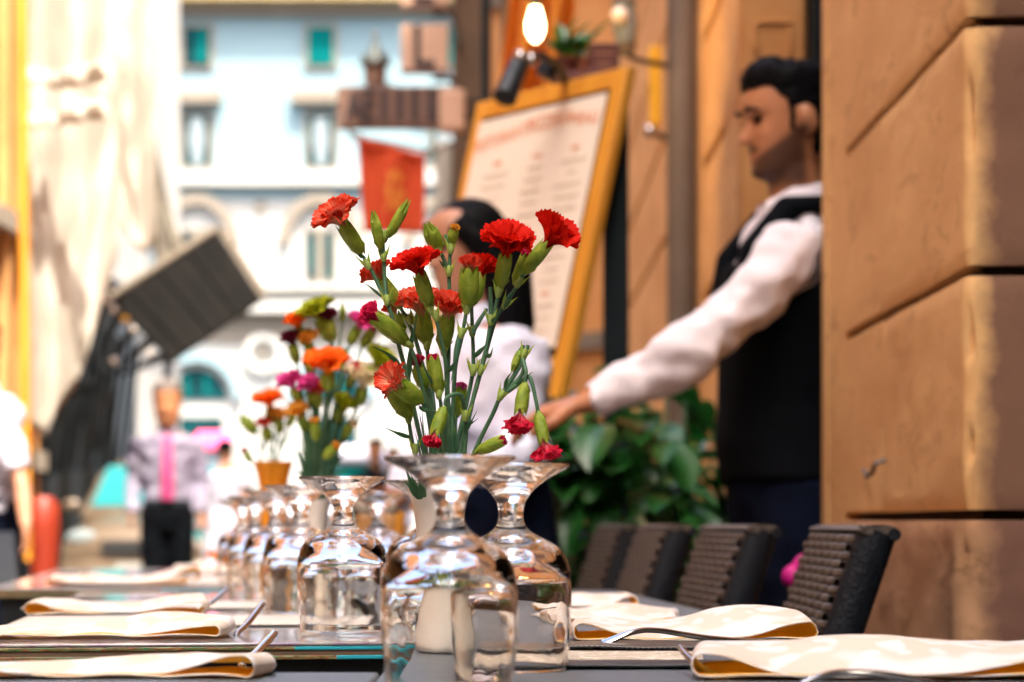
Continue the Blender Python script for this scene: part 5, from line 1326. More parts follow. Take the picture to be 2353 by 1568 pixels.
bag = thing('handbag', 'tan and cream handbag hanging from the woman\'s hand behind the vase', 'bag', at(870, 1240, 5.0))
wobj('bag_body', MB().loft([[at(u, v, 5.0 + o) for u, v, o in ((812 + e, 1250, 0), (905 - e, 1255, 0), (905 - e, 1255, .06), (812 + e, 1250, .06))] for e in (4,)] + [[at(u, v, 5.0 + o) for u, v, o in ((820, 1180, 0), (912, 1185, 0), (912, 1185, .06), (820, 1180, .06))]]), MAT('tan_leather', (.36, .17, .05), (.45, .23, .08), .5, 8), bag, mods=[BEV(.008, 3)])
wobj('cream_cloth', MB().ball(at(862, 1165, 5.02), (.045, .03, .03), 14), M['cream_wall'], bag, mods=[dict(type='DISPLACE', texture=bpy.data.textures[0], strength=.02)])
wobj('strap', MB().tube([at(836, 1185, 5.02), at(850, 1135, 5.03), at(888, 1120, 5.05), at(905, 1185, 5.03)], .006, 8), M['terracotta'], bag)

# ================================================================== STREET THINGS far left
DC = 24.0
car = thing('parked_car', 'champagne silver car seen from the front behind the man with the pink tie', 'car', (ux(330, DC), DC, 0))
M['carpaint'] = MAT('champagne_car_paint', (.13, .09, .055), (.15, .105, .07), .3, 2, metal=.2, coat=.5)
M['carglass'] = MAT('cyan_reflection_glass', (.005, .13, .14), (.01, .18, .19), .1, 1)  # cyan reflection in the glass is painted into its base colour
M['dark_rubber'] = MAT('dark_rubber', (.012, .012, .013), None, .8)
cx0, cw = ux(330, DC), 1.78
def cring(y, hw, z0, z1, n=2.8, zt=None):
    zc_, hh = (z0 + z1) / 2, (z1 - z0) / 2
    return [Vector((cx0 + hw * math.copysign(abs(math.cos(a)) ** (2 / n), math.cos(a)), y, zc_ + hh * math.copysign(abs(math.sin(a)) ** (2 / n), math.sin(a)))) for a in [2 * PI * j / 28 for j in range(28)]]
wobj('car_body', MB().loft([cring(DC, .70, .42, .72), cring(DC + .06, .82, .28, .80), cring(DC + .3, .87, .22, .90), cring(DC + 1.0, .89, .2, 1.0), cring(DC + 2.8, .89, .2, 1.02), cring(DC + 3.9, .87, .22, .98), cring(DC + 4.2, .78, .3, .85)]), M['carpaint'], car)
wobj('cabin', MB().loft([cring(DC + .95, .80, .9, 1.0, 4), cring(DC + 1.55, .74, .9, 1.48, 4), cring(DC + 1.9, .70, .9, 1.58, 4), cring(DC + 3.2, .70, .9, 1.58, 4), cring(DC + 4.0, .72, .9, 1.05, 4)]), M['carpaint'], car)
ws = wobj('windscreen', MB().prism([(cx0 - .70, DC + 1.02, 1.03), (cx0 + .70, DC + 1.02, 1.03), (cx0 + .60, DC + 1.54, 1.46), (cx0 - .60, DC + 1.54, 1.46)], (0, -.03, .02)), M['carglass'], car, mods=[BEV(.01)])
for s in (-1, 1):
    wobj('side_window', MB().prism([(cx0 + s * .80, DC + 1.5, 1.04), (cx0 + s * .80, DC + 3.3, 1.04), (cx0 + s * .71, DC + 3.0, 1.46), (cx0 + s * .71, DC + 1.8, 1.46)], (s * .015, 0, 0)), M['teal_dark'], car)
    wobj('headlight', MB().ball((cx0 + s * .62, DC + .08, .72), (.17, .08, .09), 16), M['carglass'] if s > 0 else M['curtain'], car)
    wobj('door_mirror', MB().ball((cx0 + s * .98, DC + 1.5, 1.06), (.10, .05, .07), 12), M['carpaint'], car)
    for yy in (.75, 3.4):
        wh = wobj('wheel', MB().tube([(cx0 + s * .72, DC + yy, .32), (cx0 + s * .90, DC + yy, .32)], .32, 24), M['dark_rubber'], car)
        sub('rim', MB().tube([(cx0 + s * .90, DC + yy, .32), (cx0 + s * .915, DC + yy, .32)], .19, 16), M['steel'], wh)
wobj('grille', MB().bb(cx0 - .42, cx0 + .42, DC - .03, DC + .02, .55, .70), M['dark_rubber'], car, mods=[BEV(.01)])
wobj('bumper', MB().tube([(cx0 - .80, DC + .14, .42), (cx0 - .4, DC - .04, .40), (cx0 + .4, DC - .04, .40), (cx0 + .80, DC + .14, .42)], .10, 12), M['carpaint'], car)
wobj('lower_intake', MB().bb(cx0 - .6, cx0 + .6, DC - .02, DC + .03, .22, .33), M['dark_rubber'], car)
wobj('number_plate', MB().bb(cx0 - .25, cx0 + .25, DC - .16, DC - .14, .38, .48), M['white_stone'], car)

bo = thing('street_bollard', 'orange red tapered bollard wrapped in cloth near the left edge', 'bollard', (ux(100, 12.5), 12.5, 0))
wobj('bollard_shaft', MB().lathe([(0, 0), (.05, 0), (.055, .3), (.07, .6), (.085, .85), (.08, .96), (.05, 1.0), (0, 1.01)], 18, (ux(100, 12.5), 12.5, 0)), MAT('orange_red_paint', (.22, .018, .005), (.30, .03, .009), .5, 4), bo)
wobj('bollard_base', MB().lathe([(0, 0), (.12, 0), (.10, .06), (0, .06)], 18, (ux(100, 12.5), 12.5, 0)), M['black_metal'], bo)
gp = thing('green_post', 'dark green iron post with a red collar beneath the white canvas', 'post', (ux(60, 13), 13, 0))
wobj('post_shaft', MB().tube([(ux(60, 13), 13, 0), (ux(60, 13), 13, vz(1010, 13))], .045, 14), M['greenshutter'], gp)
wobj('red_collar', MB().tube([(ux(60, 13), 13, vz(1012, 13)), (ux(60, 13), 13, vz(988, 13))], .05, 14), MAT('red_enamel', (.6, .02, .012), None, .4), gp)
wobj('lamp_globe', MB().ball((ux(60, 13), 13, vz(974, 13)), .035, 12), M['terracotta'], gp)
dch = thing('dark_chair', 'dark chair back in the shade at the left edge below the person\'s arm', 'chair', (ux(10, 7.6), 7.6, 0))
wobj('backrest', MB().prism([at(-60, 1225, 7.6), at(32, 1222, 7.6), at(44, 1345, 7.4), at(-60, 1350, 7.4)], (0, .04, 0)), M['wick_dark'], dch, mods=[BEV(.01)])
wobj('seat', MB().bb(ux(-90, 7.4), ux(50, 7.4), 7.0, 7.45, .40, .45), M['wick_dark'], dch)
for x in (-80, 40):
    for y in (7.02, 7.42): wobj('leg', MB().tube([(ux(x, 7.4), y, 0), (ux(x, 7.4), y, .4)], .018, 8), M['wick_dark'], dch)

# plaza things far off
pa = thing('pink_awning', 'small pink shop awning low on the far palazzo', 'awning', (ux(485, 60), 60, 0))
wobj('canopy', MB().prism([(ux(440, 60), 60, vz(1026, 60)), (ux(530, 60), 60, vz(1026, 60)), (ux(530, 60), 61.2, vz(994, 60)), (ux(440, 60), 61.2, vz(994, 60))], (0, .05, .06)), MAT('pink_canvas', (.8, .08, .2), None, .8), pa, smooth=False)
wobj('valance', MB().bb(ux(440, 60), ux(530, 60), 59.95, 60, vz(1036, 60), vz(1024, 60)), MAT('dark_pink_canvas', (.5, .05, .12), None, .8), pa, smooth=False)
for u in (444, 526): wobj('support', MB().tube([(ux(u, 60), 60.05, 0), (ux(u, 60), 60.05, vz(1030, 60))], .04, 6), M['teal'], pa)
vn = thing('white_van', 'white roofed van with a teal windscreen far down the street', 'van', (ux(818, 34), 34, 0))
vb = lambda u0, u1, v0, v1, d0, d1: MB().bb(ux(u0, 34), ux(u1, 34), d0, d1, vz(v1, 34), vz(v0, 34))
wobj('van_body', vb(764, 872, 1066, 1300, 34.3, 38), M['white_stone'], vn, mods=[BEV(.12, 3)])
wobj('roof', vb(758, 878, 1024, 1066, 34.1, 38), M['white_dress'], vn, mods=[BEV(.1, 3)])
wobj('windscreen', vb(770, 866, 1070, 1135, 34.2, 34.31), M['teal'], vn, mods=[BEV(.04)])
wobj('bumper', vb(764, 872, 1240, 1275, 34.15, 34.3), M['dark_rubber'], vn)
for u in (778, 858):
    wobj('wheel', MB().tube([(ux(u, 34) - .1, 34.9, .34), (ux(u, 34) + .1, 34.9, .34)], .34, 16), M['dark_rubber'], vn)
    wobj('headlight', MB().ball((ux(u, 34), 34.28, .75), .12, 10), M['porcelain'], vn)
# ================================================================== CARNATIONS
def petal_pool(kind, n, seed):
    """n petal meshes; kind = (open angle at tip, length, half width, ruffle)"""
    random.seed(seed); pool = []
    th, L, hw, ruf = kind
    for k in range(n):
        ph = random.uniform(0, 6.28); nt_ = random.randint(9, 12); curl = random.uniform(.8, 1.2); ph2 = random.uniform(0, 6.28)
        off = Vector((random.uniform(0, 50), 0, 0)); tw = random.uniform(-.25, .25)
        def fn(a, b):
            x = (a - .5) * 2
            # fan: radius from claw
            tooth = (1 - abs(((a * nt_) % 1) * 2 - 1)) * .085 + .05 * noise.noise(Vector((a * 8, 0, 0)) + off)
            r_ = L * (b * (1 - .16 * x * x) + (tooth - .03) * b ** 6)
            fan = x * (.22 + .95 * b ** .8) * hw / L * 1.1
            X = math.sin(fan) * r_ ; Rr = math.cos(fan) * r_
            # bend outwards: angle grows with b
            q = b; ang = th * curl * (q ** 1.5) * .5
            zz = Rr * math.cos(ang); yy = Rr * math.sin(ang)
            wv = ruf * L * (b ** 1.6) * (math.sin(x * 5.2 + ph) * .6 + math.sin(x * 11 + ph2) * .35 + .6 * noise.noise(Vector((x * 2.5, b * 3, 0)) + off))
            nrm_ = Vector((0, math.cos(ang), -math.sin(ang)))
            return Vector((X + tw * b * b * L * .3, yy, zz)) + nrm_ * wv
        me = MB().grid(fn, 30, 12).mesh('petal'); me.shade_smooth(); pool.append(me)
    return pool
POOLS = {}
def pool_for(kind, mat, n=5):
    key = (kind, mat.name)
    if key not in POOLS:
        ms = petal_pool(kind, n, hash(kind) % 97 if False else int(abs(kind[0] * 31 + kind[1] * 999)) )
        for me in ms: me.materials.append(mat)
        POOLS[key] = ms
    return POOLS[key]
def basis(d, roll=0):
    d = d.normalized(); x = d.orthogonal().normalized(); y = d.cross(x)
    Mx = Matrix((x, y, d)).transposed(); return Mx @ Matrix.Rotation(roll, 3, 'Z')
def calyx_mb(base, tip, r, teeth=True, closed=False, seg=25):
    L = (tip - base).length; Mx = basis(tip - base)
    pr = [(.0, 0), (.34, .02), (.62, .10), (.84, .24), (.97, .42), (1.0, .58), (.97, .74), (.93, .86), (.9 if not closed else .7, .96)]
    def fn(rr, z, a):
        q = z / L
        ft = abs(((a / (2 * PI) * 5) % 1) * 2 - 1)
        fl = 1 + .05 * math.cos(5 * a) * q
        if q > .84: z = z + L * (.13 * ft - .10 * (1 - ft)) * (q - .84) / .12; rr = rr * (1 - .10 * ft * (q > .9))
        return (rr * fl, z)
    mb = MB(); pts = [(a * r, b * L) for a, b in pr]
    if closed: pts += [(.35 * r, 1.06 * L), (0, 1.12 * L)]
    mb.lathe(pts, seg, fn=fn if teeth else None, c=base, M=Mx)
    # bracts hugging the base
    for k in range(4):
        a0 = k * PI / 2 + .4; hgt = .38 if k % 2 else .30
        def bf(a, b, a0=a0, hgt=hgt):
            w_ = (1 - b) ** .7 * .62; aa = a0 + (a - .5) * 2 * w_
            z = (-.03 + hgt * b) * L; q = max(0, z / L)
            rr = r * (1.07 * (min(1, .34 + q * 2.4)) if q < .25 else 1.07 * (.84 + (q - .24) * .7)) + .0005
            if q < .02: rr = r * .42
            return base + Mx @ Vector((rr * math.cos(aa), rr * math.sin(aa), z))
        mb.grid(bf, 4, 6, uv=False)
    return mb
LEAFN = 10
def blade(p0, p1, p2, w_, side=Vector((.5, -1, .2))):
    mb = MB()
    def q(t_): return p0 * (1 - t_) ** 2 + p1 * 2 * t_ * (1 - t_) + p2 * t_ * t_
    def fn(a, b):
        c = q(b); t_ = (q(min(1, b + .02)) - q(max(0, b - .02))).normalized(); s = t_.cross(Vector((0, 1, .15))).normalized(); n_ = s.cross(t_)
        ww = w_ * (.55 + .45 * math.sin(PI * min(1, b * 1.6))) * (1 - b ** 3) ; x = (a - .5) * 2
        return c + s * (x * ww * .5) - n_ * ((1 - x * x) * ww * .22)
    mb.grid(fn, 4, 14); return mb
CR = lambda x, y, d: at(689.4 + .42137 * x, 430.8 + .42137 * y, d)       # crop coordinates of the red bouquet
def catmull(ps, k=5):
    o = []
    for i in range(len(ps) - 1):
        p0, p1, p2, p3 = ps[max(i - 1, 0)], ps[i], ps[i + 1], ps[min(i + 2, len(ps) - 1)]
        for j in range(k):
            q = j / k; o.append(.5 * ((2 * p1) + (p2 - p0) * q + (2 * p0 - 5 * p1 + 4 * p2 - p3) * q * q + (-p0 + 3 * p1 - 3 * p2 + p3) * q ** 3))
    o.append(ps[-1]); return o
OPEN = (1.30, .0290, .0175, .10)      # outer petals of an open bloom
MIDP = (.80, .0265, .0145, .14)
INNER = (.35, .0225, .0110, .16)
CONE = (.60, .0310, .0190, .06)
TIGHT = (.28, .0140, .0070, .18)
def carnation(label, C, stems, heads, leaves=(), nodes_=(), low=False, group=None, cat='carnation', name='carnation'):
    """C maps sketch coordinates to space; stems = lists of ((x, y, d)...), heads = (base, tip, radius, kind, colour, petal scale), leaves = (p0, p1, p2, width)"""
    b0 = C(*stems[0][-1]); g = thing(name, label, cat, b0, group=group)
    seg = 6 if low else 10
    for s in stems:
        pts = catmull([C(*p_) for p_ in s]); n = len(pts)
        r0 = .0016; wobj('stem', MB().tube(pts, [r0 + .0006 * i / n for i in range(n)], seg), M['stem'], g)
    for q in nodes_:
        x, y, d, dx, dy = q
        p_ = C(x, y, d); t_ = (C(x + dx, y + dy, d) - p_).normalized()
        mb = MB().tube([p_ - t_ * .0045, p_ - t_ * .002, p_, p_ + t_ * .003, p_ + t_ * .0055], [.0019, .0029, .0032, .0027, .0019], 10)
        nd = wobj('stem_joint', mb, M['node'], g)
        for sg in (-1, 1):
            sd_ = Vector((-t_.z, 0, t_.x)) * sg
            sub('sheath_tip', blade(p_ + sd_ * .0018 - t_ * .001, p_ + t_ * .006 + sd_ * .0035, p_ + t_ * .012 + sd_ * .0065, .0028), M['calyx'], nd)
    for k, (bs, tp, r_, kind, colr, sc) in enumerate(heads):
        B, T_ = C(*bs), C(*tp); r_ = r_ * (1.17 if not low else 1.25)
        wobj('calyx', calyx_mb(B, T_, r_, closed=(kind == 'bud'), seg=15 if low else 30), M['calyx'], g)
        if kind == 'bud': continue
        random.seed(k * 13 + int(bs[0]))
        Mx = basis(T_ - B); L = (T_ - B).length
        sets = {'open': ((OPEN, 7, .86, 0), (MIDP, 6, .84, .4), (INNER, 5, .82, .2)),
                'half': ((MIDP, 7, .80, 0), (INNER, 6, .80, .4)),
                'cone': ((CONE, 6, .80, 0), (INNER, 6, .84, .4)),
                'tight': ((TIGHT, 7, .78, 0), (TIGHT, 5, .80, .5)),
                'tuft': ((MIDP, 6, .80, 0), (TIGHT, 6, .88, .3))}[kind]
        joined = MB()
        for (pk_, n_, f0, rad_) in sets:
            for i in range(n_):
                a = 2 * PI * i / n_ + random.uniform(-.2, .2) + rad_
                me = random.choice(pool_for(pk_, PET[colr], 5))
                s_ = sc * random.uniform(.92, 1.08)
                inw = .45 if pk_ in (OPEN, CONE) else .25
                Rm = Mx @ Matrix.Rotation(a, 3, 'Z') @ Matrix.Rotation(random.uniform(-.12, .12), 3, 'X')
                pos = B + (T_ - B) * f0 + Mx @ (Matrix.Rotation(a, 3, 'Z') @ Vector((0, r_ * inw, 0)))
                if low:
                    n0 = len(joined.v)
                    joined.add([pos + Rm @ (v.co * s_) for v in me.vertices], [tuple(p_.vertices) for p_ in me.polygons], [tuple(u_) for u_ in _uvs(me)])
                else:
                    o = bpy.data.objects.new('petal', me); COL.objects.link(o); o.parent = g
                    o.matrix_parent_inverse = Matrix.Translation(-g.location)
                    o.matrix_basis = Matrix.Translation(pos) @ Rm.to_4x4() @ Matrix.Scale(s_, 4)
        if low: wobj('bloom', joined, PET[colr], g, fix=False, angle=0)
    for (p0, p1, p2, w_) in leaves:
        wobj('leaf', blade(C(*p0), C(*p1), C(*p2), w_), M['leaf'], g)
    return g
_uvc = {}
def _uvs(me):
    if me.name not in _uvc:
        d = {}
        for lp, u_ in zip(me.loops, me.uv_layers[0].data): d[lp.vertex_index] = tuple(u_.uv)
        _uvc[me.name] = [d[i] for i in range(len(me.vertices))]
    return _uvc[me.name]

# mouth of the front vase in sketch coordinates: x 600..900, y 1640 (VX, VY)
D0 = 2.15
MO = (760, 1700)
G = 'carnations in the front vase'
def st(*ps): return list(ps)
carnation('open orange red carnation with pale petal bases, highest at the left', CR,
    [st((345, 380, 2.15), (385, 445, 2.15), (430, 540, 2.15), (468, 615, 2.15), (500, 700, 2.15), (530, 830, 2.15), (565, 960, 2.15), (590, 1050, 2.15), (640, 1300, 2.15), (690, 1500, 2.15), (720, 1660, 2.15)),
     st((458, 400, 2.155), (462, 500, 2.155), (472, 610, 2.152)), st((455, 262, 2.155), (452, 330, 2.155), (458, 400, 2.155)), st((440, 330, 2.15), (450, 360, 2.152), (458, 400, 2.155)), st((497, 225, 2.155), (478, 262, 2.155), (458, 300, 2.155))],
    [((338, 362, 2.15), (232, 198, 2.135), .0062, 'open', 'flame', 1.02), ((440, 335, 2.15), (408, 172, 2.145), .0042, 'bud', 'red', 1), ((482, 268, 2.155), (572, 110, 2.15), .0042, 'bud', 'red', 1)],
    [((352, 385, 2.15), (322, 370, 2.147), (300, 355, 2.145), .004), ((445, 600, 2.15), (400, 555, 2.145), (325, 503, 2.14), .0026), ((560, 1030, 2.15), (520, 900, 2.14), (382, 870, 2.12), .0058), ((590, 1050, 2.15), (600, 900, 2.145), (635, 700, 2.14), .0055)],
    [(368, 425, 2.148, -.5, -1), (474, 620, 2.148, -.1, -1), (455, 380, 2.153, 0, -1), (455, 268, 2.153, 0, -1)], group=G)
carnation('open red carnation leaning left in the middle of the bunch', CR,
    [st((708, 655, 2.12), (740, 720, 2.12), (765, 810, 2.125), (790, 930, 2.13), (805, 1100, 2.135), (812, 1300, 2.14), (815, 1500, 2.14), (800, 1670, 2.14))],
    [((706, 650, 2.12), (652, 470, 2.11), .0060, 'open', 'red', 1.0)],
    [((795, 1000, 2.13), (840, 1010, 2.12), (880, 860, 2.11), .0045)],
    [(712, 668, 2.12, -.3, -1), (740, 705, 2.12, -.3, -1)], group=G)
carnation('two tight green buds, one showing yellow, on a straight central stem', CR,
    [st((825, 300, 2.17), (820, 350, 2.17), (812, 470, 2.17), (815, 600, 2.17), (810, 900, 2.165), (800, 1200, 2.16), (790, 1500, 2.16), (780, 1670, 2.16)), st((765, 350, 2.165), (790, 410, 2.168), (812, 470, 2.17)), st((790, 260, 2.17), (812, 310, 2.17), (820, 340, 2.17))],
    [((760, 345, 2.165), (705, 225, 2.155), .0064, 'bud', 'yellow', 1), ((826, 305, 2.17), (842, 235, 2.165), .0042, 'tight', 'yellow', .55)],
    [((790, 440, 2.17), (770, 410, 2.165), (755, 395, 2.16), .003), ((812, 700, 2.165), (770, 600, 2.16), (765, 540, 2.155), .004)],
    [(812, 462, 2.168, 0, -1), (822, 338, 2.168, 0, -1), (755, 348, 2.16, -.3, -1)], group=G)
carnation('wide open red carnation at the upper right of the bunch', CR,
    [st((1088, 560, 2.14), (1078, 600, 2.14), (1060, 680, 2.14), (1040, 740, 2.14), (1020, 860, 2.14), (985, 1000, 2.14), (950, 1130, 2.14), (900, 1350, 2.14), (860, 1500, 2.14), (835, 1670, 2.14)), st((1036, 545, 2.14), (1040, 620, 2.14), (1042, 720, 2.14))],
    [((1092, 545, 2.14), (1122, 370, 2.125), .0058, 'open', 'red', 1.12)],
    [((1010, 900, 2.14), (1040, 950, 2.13), (1052, 868, 2.12), .005), ((1040, 745, 2.14), (1060, 720, 2.13), (1085, 690, 2.12), .004)],
    [(1040, 728, 2.138, 0, -1), (1082, 575, 2.138, .1, -1), (985, 1000, 2.138, .2, -1)], group=G)
carnation('red cone shaped carnation pointing up and right at the far right', CR,
    [st((1222, 460, 2.15), (1195, 520, 2.15), (1150, 590, 2.15), (1095, 670, 2.15), (1060, 740, 2.15), (1015, 900, 2.15), (960, 1100, 2.15), (905, 1300, 2.15), (870, 1500, 2.15), (850, 1670, 2.15))],
    [((1218, 468, 2.15), (1352, 305, 2.14), .0058, 'cone', 'red', 1.06), ((1172, 530, 2.155), (1232, 370, 2.15), .0046, 'tight', 'pink', .7)],
    [((1160, 580, 2.15), (1135, 600, 2.145), (1105, 640, 2.14), .004), ((1095, 680, 2.15), (1150, 620, 2.14), (1162, 585, 2.135), .0035)],
    [(1190, 525, 2.148, .6, -1), (1120, 640, 2.148, .6, -1)], group=G)
carnation('fat green bud with coral petal tips just left of the wide red one', CR,
    [st((912, 650, 2.13), (900, 720, 2.13), (880, 830, 2.135), (850, 960, 2.14), (838, 1120, 2.14), (830, 1300, 2.14), (825, 1500, 2.14), (815, 1670, 2.14)), st((1020, 665, 2.14), (970, 740, 2.138), (940, 800, 2.138))],
    [((915, 645, 2.13), (925, 440, 2.12), .0078, 'tight', 'coral', 1.25), ((955, 620, 2.145), (985, 480, 2.15), .0050, 'half', 'red', .85)],
    [((870, 800, 2.13), (850, 950, 2.125), (820, 1080, 2.12), .006)],
    [(908, 668, 2.128, 0, -1), (880, 800, 2.13, .2, -1), (944, 1000, 2.135, .1, -1)], group=G)
carnation('slim stem with a joint rising to the right of the fat bud', CR,
    [st((935, 650, 2.15), (940, 780, 2.15), (945, 920, 2.15), (942, 1010, 2.15), (915, 1150, 2.15), (880, 1300, 2.15), (850, 1450, 2.15), (830, 1670, 2.15))],
    [((935, 645, 2.152), (965, 560, 2.16), .0040, 'bud', 'red', 1)],
    [((945, 930, 2.15), (1000, 880, 2.145), (1022, 848, 2.14), .0045), ((940, 790, 2.15), (980, 730, 2.145), (1020, 670, 2.14), .004)],
    [(940, 790, 2.148, 0, -1), (944, 1005, 2.146, 0, -1)], group=G)
carnation('orange red carnation with dark streaks tucked behind the central stem', CR,
    [st((690, 850, 2.19), (700, 950, 2.185), (720, 1100, 2.18), (740, 1300, 2.17), (755, 1500, 2.165), (760, 1670, 2.16))],
    [((690, 850, 2.19), (660, 690, 2.18), .0075, 'half', 'flame', 1.1)], (), [(692, 866, 2.185, 0, -1)], group=G)
carnation('coral streaked carnation just below the left leaning red one', CR,
    [st((785, 880, 2.16), (795, 980, 2.16), (800, 1150, 2.16), (790, 1400, 2.16), (780, 1670, 2.16))],
    [((780, 880, 2.16), (805, 700, 2.145), .0066, 'half', 'coral', 1.0)], (), [(784, 895, 2.155, 0, -1)], group=G)
carnation('pink bud pointing left from the middle of the bunch', CR,
    [st((590, 850, 2.14), (625, 930, 2.14), (660, 1060, 2.145), (700, 1250, 2.15), (730, 1450, 2.15), (745, 1670, 2.15))],
    [((585, 845, 2.14), (400, 705, 2.125), .0068, 'tight', 'pink', 1.35)],
    [((600, 860, 2.14), (620, 800, 2.13), (640, 690, 2.12), .0042)], [(596, 858, 2.138, -.8, -.6)], group=G)
carnation('orange carnation half hidden behind the upper left stem', CR,
    [st((545, 650, 2.19), (580, 720, 2.19), (625, 820, 2.185), (670, 980, 2.18), (710, 1200, 2.175), (740, 1670, 2.17))],
    [((550, 655, 2.19), (440, 500, 2.185), .0058, 'half', 'coral', .95), ((560, 800, 2.20), (515, 690, 2.2), .0052, 'tight', 'coral', 1.1)],
    [((600, 730, 2.185), (580, 700, 2.18), (560, 665, 2.175), .0035)], [(600, 725, 2.182, -.5, -1)], group=G)
carnation('red and yellow carnation low at the left of the bunch', CR,
    [st((655, 1165, 2.13), (690, 1215, 2.135), (730, 1330, 2.14), (760, 1500, 2.145), (770, 1670, 2.15)), st((590, 1250, 2.14), (610, 1380, 2.14), (640, 1500, 2.145), (690, 1670, 2.15))],
    [((660, 1170, 2.13), (540, 1080, 2.11), .0075, 'tuft', 'flame', 1.0), ((590, 1250, 2.135), (500, 1085, 2.125), .0074, 'tight', 'yellow', 1.15)],
    [((600, 1365, 2.14), (540, 1350, 2.13), (450, 1305, 2.12), .0042), ((650, 1200, 2.13), (700, 1230, 2.12), (735, 1215, 2.11), .0045)],
    [(592, 1262, 2.138, 0, -1), (628, 1432, 2.138, 0, -1)], group=G)
carnation('green bud with a pink point standing in the centre', CR,
    [st((755, 1110, 2.12), (770, 1200, 2.125), (780, 1350, 2.13), (790, 1500, 2.135), (790, 1670, 2.14))],
    [((758, 1120, 2.12), (722, 925, 2.115), .0058, 'tight', 'pink', .6)], [((750, 1110, 2.12), (700, 1040, 2.11), (640, 900, 2.10), .003)], [(758, 1130, 2.118, 0, -1)], group=G)
carnation('half open magenta bud left of the central one', CR,
    [st((690, 1100, 2.16), (710, 1180, 2.16), (740, 1350, 2.16), (760, 1670, 2.16))],
    [((685, 1100, 2.16), (640, 970, 2.155), .0058, 'tight', 'pink', .95)], (), (), group=G)
carnation('nodding bud with crimson petals hanging down in the lower middle', CR,
    [st((790, 1190, 2.11), (800, 1150, 2.11), (850, 1128, 2.115), (885, 1150, 2.12), (905, 1260, 2.13), (900, 1400, 2.135), (880, 1560, 2.14), (850, 1670, 2.145))],
    [((785, 1200, 2.11), (735, 1350, 2.105), .0052, 'tight', 'crimson', 1.15)],
    [((900, 1340, 2.13), (930, 1290, 2.12), (970, 1210, 2.11), .003), ((905, 1300, 2.13), (940, 1290, 2.12), (972, 1258, 2.11), .0025)], [(900, 1250, 2.125, .1, -1)], group=G)
carnation('small bud with a pale pink tip behind the central stems', CR,
    [st((850, 1250, 2.17), (840, 1400, 2.165), (820, 1670, 2.16))],
    [((850, 1250, 2.17), (878, 1090, 2.165), .0055, 'tight', 'magenta', .65), ((830, 1390, 2.16), (828, 1320, 2.16), .0040, 'bud', 'red', 1)], (), (), group=G)
carnation('green bud with a pink tip lying out to the right above the glass rim', CR,
    [st((965, 1448, 2.12), (940, 1470, 2.125), (915, 1530, 2.13), (880, 1670, 2.14))],
    [((962, 1446, 2.12), (1110, 1378, 2.11), .0050, 'tight', 'pink', .55)], (), (), group=G)
carnation('long arching stem carrying two drooping crimson carnations at the right', CR,
    [st((1225, 960, 2.12), (1205, 1030, 2.12), (1150, 1085, 2.12), (1095, 1140, 2.12), (1050, 1240, 2.125), (985, 1370, 2.13), (930, 1500, 2.135), (880, 1670, 2.14)),
     st((1245, 862, 2.12), (1228, 920, 2.12), (1190, 990, 2.12), (1095, 1140, 2.12)),
     st((1225, 1075, 2.11), (1232, 1010, 2.11), (1222, 965, 2.115), (1215, 935, 2.118)),
     st((1298, 1225, 2.11), (1280, 1130, 2.11), (1262, 1060, 2.112), (1245, 1035, 2.115), (1195, 1070, 2.118), (1110, 1130, 2.12)),
     st((1195, 895, 2.12), (1210, 880, 2.12), (1218, 862, 2.12))],
    [((1226, 1070, 2.11), (1200, 1235, 2.105), .0053, 'tuft', 'crimson', .85), ((1298, 1228, 2.11), (1332, 1395, 2.105), .0050, 'tuft', 'crimson', .85), ((1198, 892, 2.12), (1165, 985, 2.118), .0030, 'bud', 'red', 1)],
    [((1120, 1110, 2.12), (1115, 1040, 2.11), (1165, 1000, 2.105), .0035), ((1160, 1090, 2.12), (1220, 1050, 2.112), (1272, 1003, 2.105), .0035), ((930, 1500, 2.13), (900, 1470, 2.125), (890, 1440, 2.12), .003)],
    [(1095, 1140, 2.118, .5, -1), (1222, 915, 2.118, .3, -1)], group=G)
# grassy blades and thin stems crowding the mouth
tg = thing('carnation_foliage', 'thin grey green blades and cut stems crowding the mouth of the front vase', 'foliage', (VX, VY, TZ + .13))
random.seed(8)
for k in range(24):
    x0 = random.uniform(690, 840); x1 = x0 + (x0 - 765) * random.uniform(.3, 1.3); y1 = random.uniform(1180, 1480)
    wobj('blade', blade(CR(x0, 1680, 2.15), CR((x0 + x1) / 2 + random.uniform(-15, 15), 1500, 2.14), CR(x1 + random.uniform(-30, 30), y1, 2.13 + random.uniform(-.02, .03)), random.uniform(.003, .006)), M['leaf'], tg)
for (p0, p1, p2) in (((640, 1690, 2.12), (600, 1600, 2.11), (570, 1520, 2.10)), ((650, 1700, 2.12), (610, 1640, 2.11), (560, 1590, 2.10)), ((660, 1700, 2.12), (640, 1640, 2.11), (600, 1560, 2.10)), ((680, 1690, 2.12), (655, 1600, 2.11), (640, 1500, 2.1))):
    wobj('blade', blade(CR(*p0), CR(*p1), CR(*p2), .006), M['leaf'], tg)

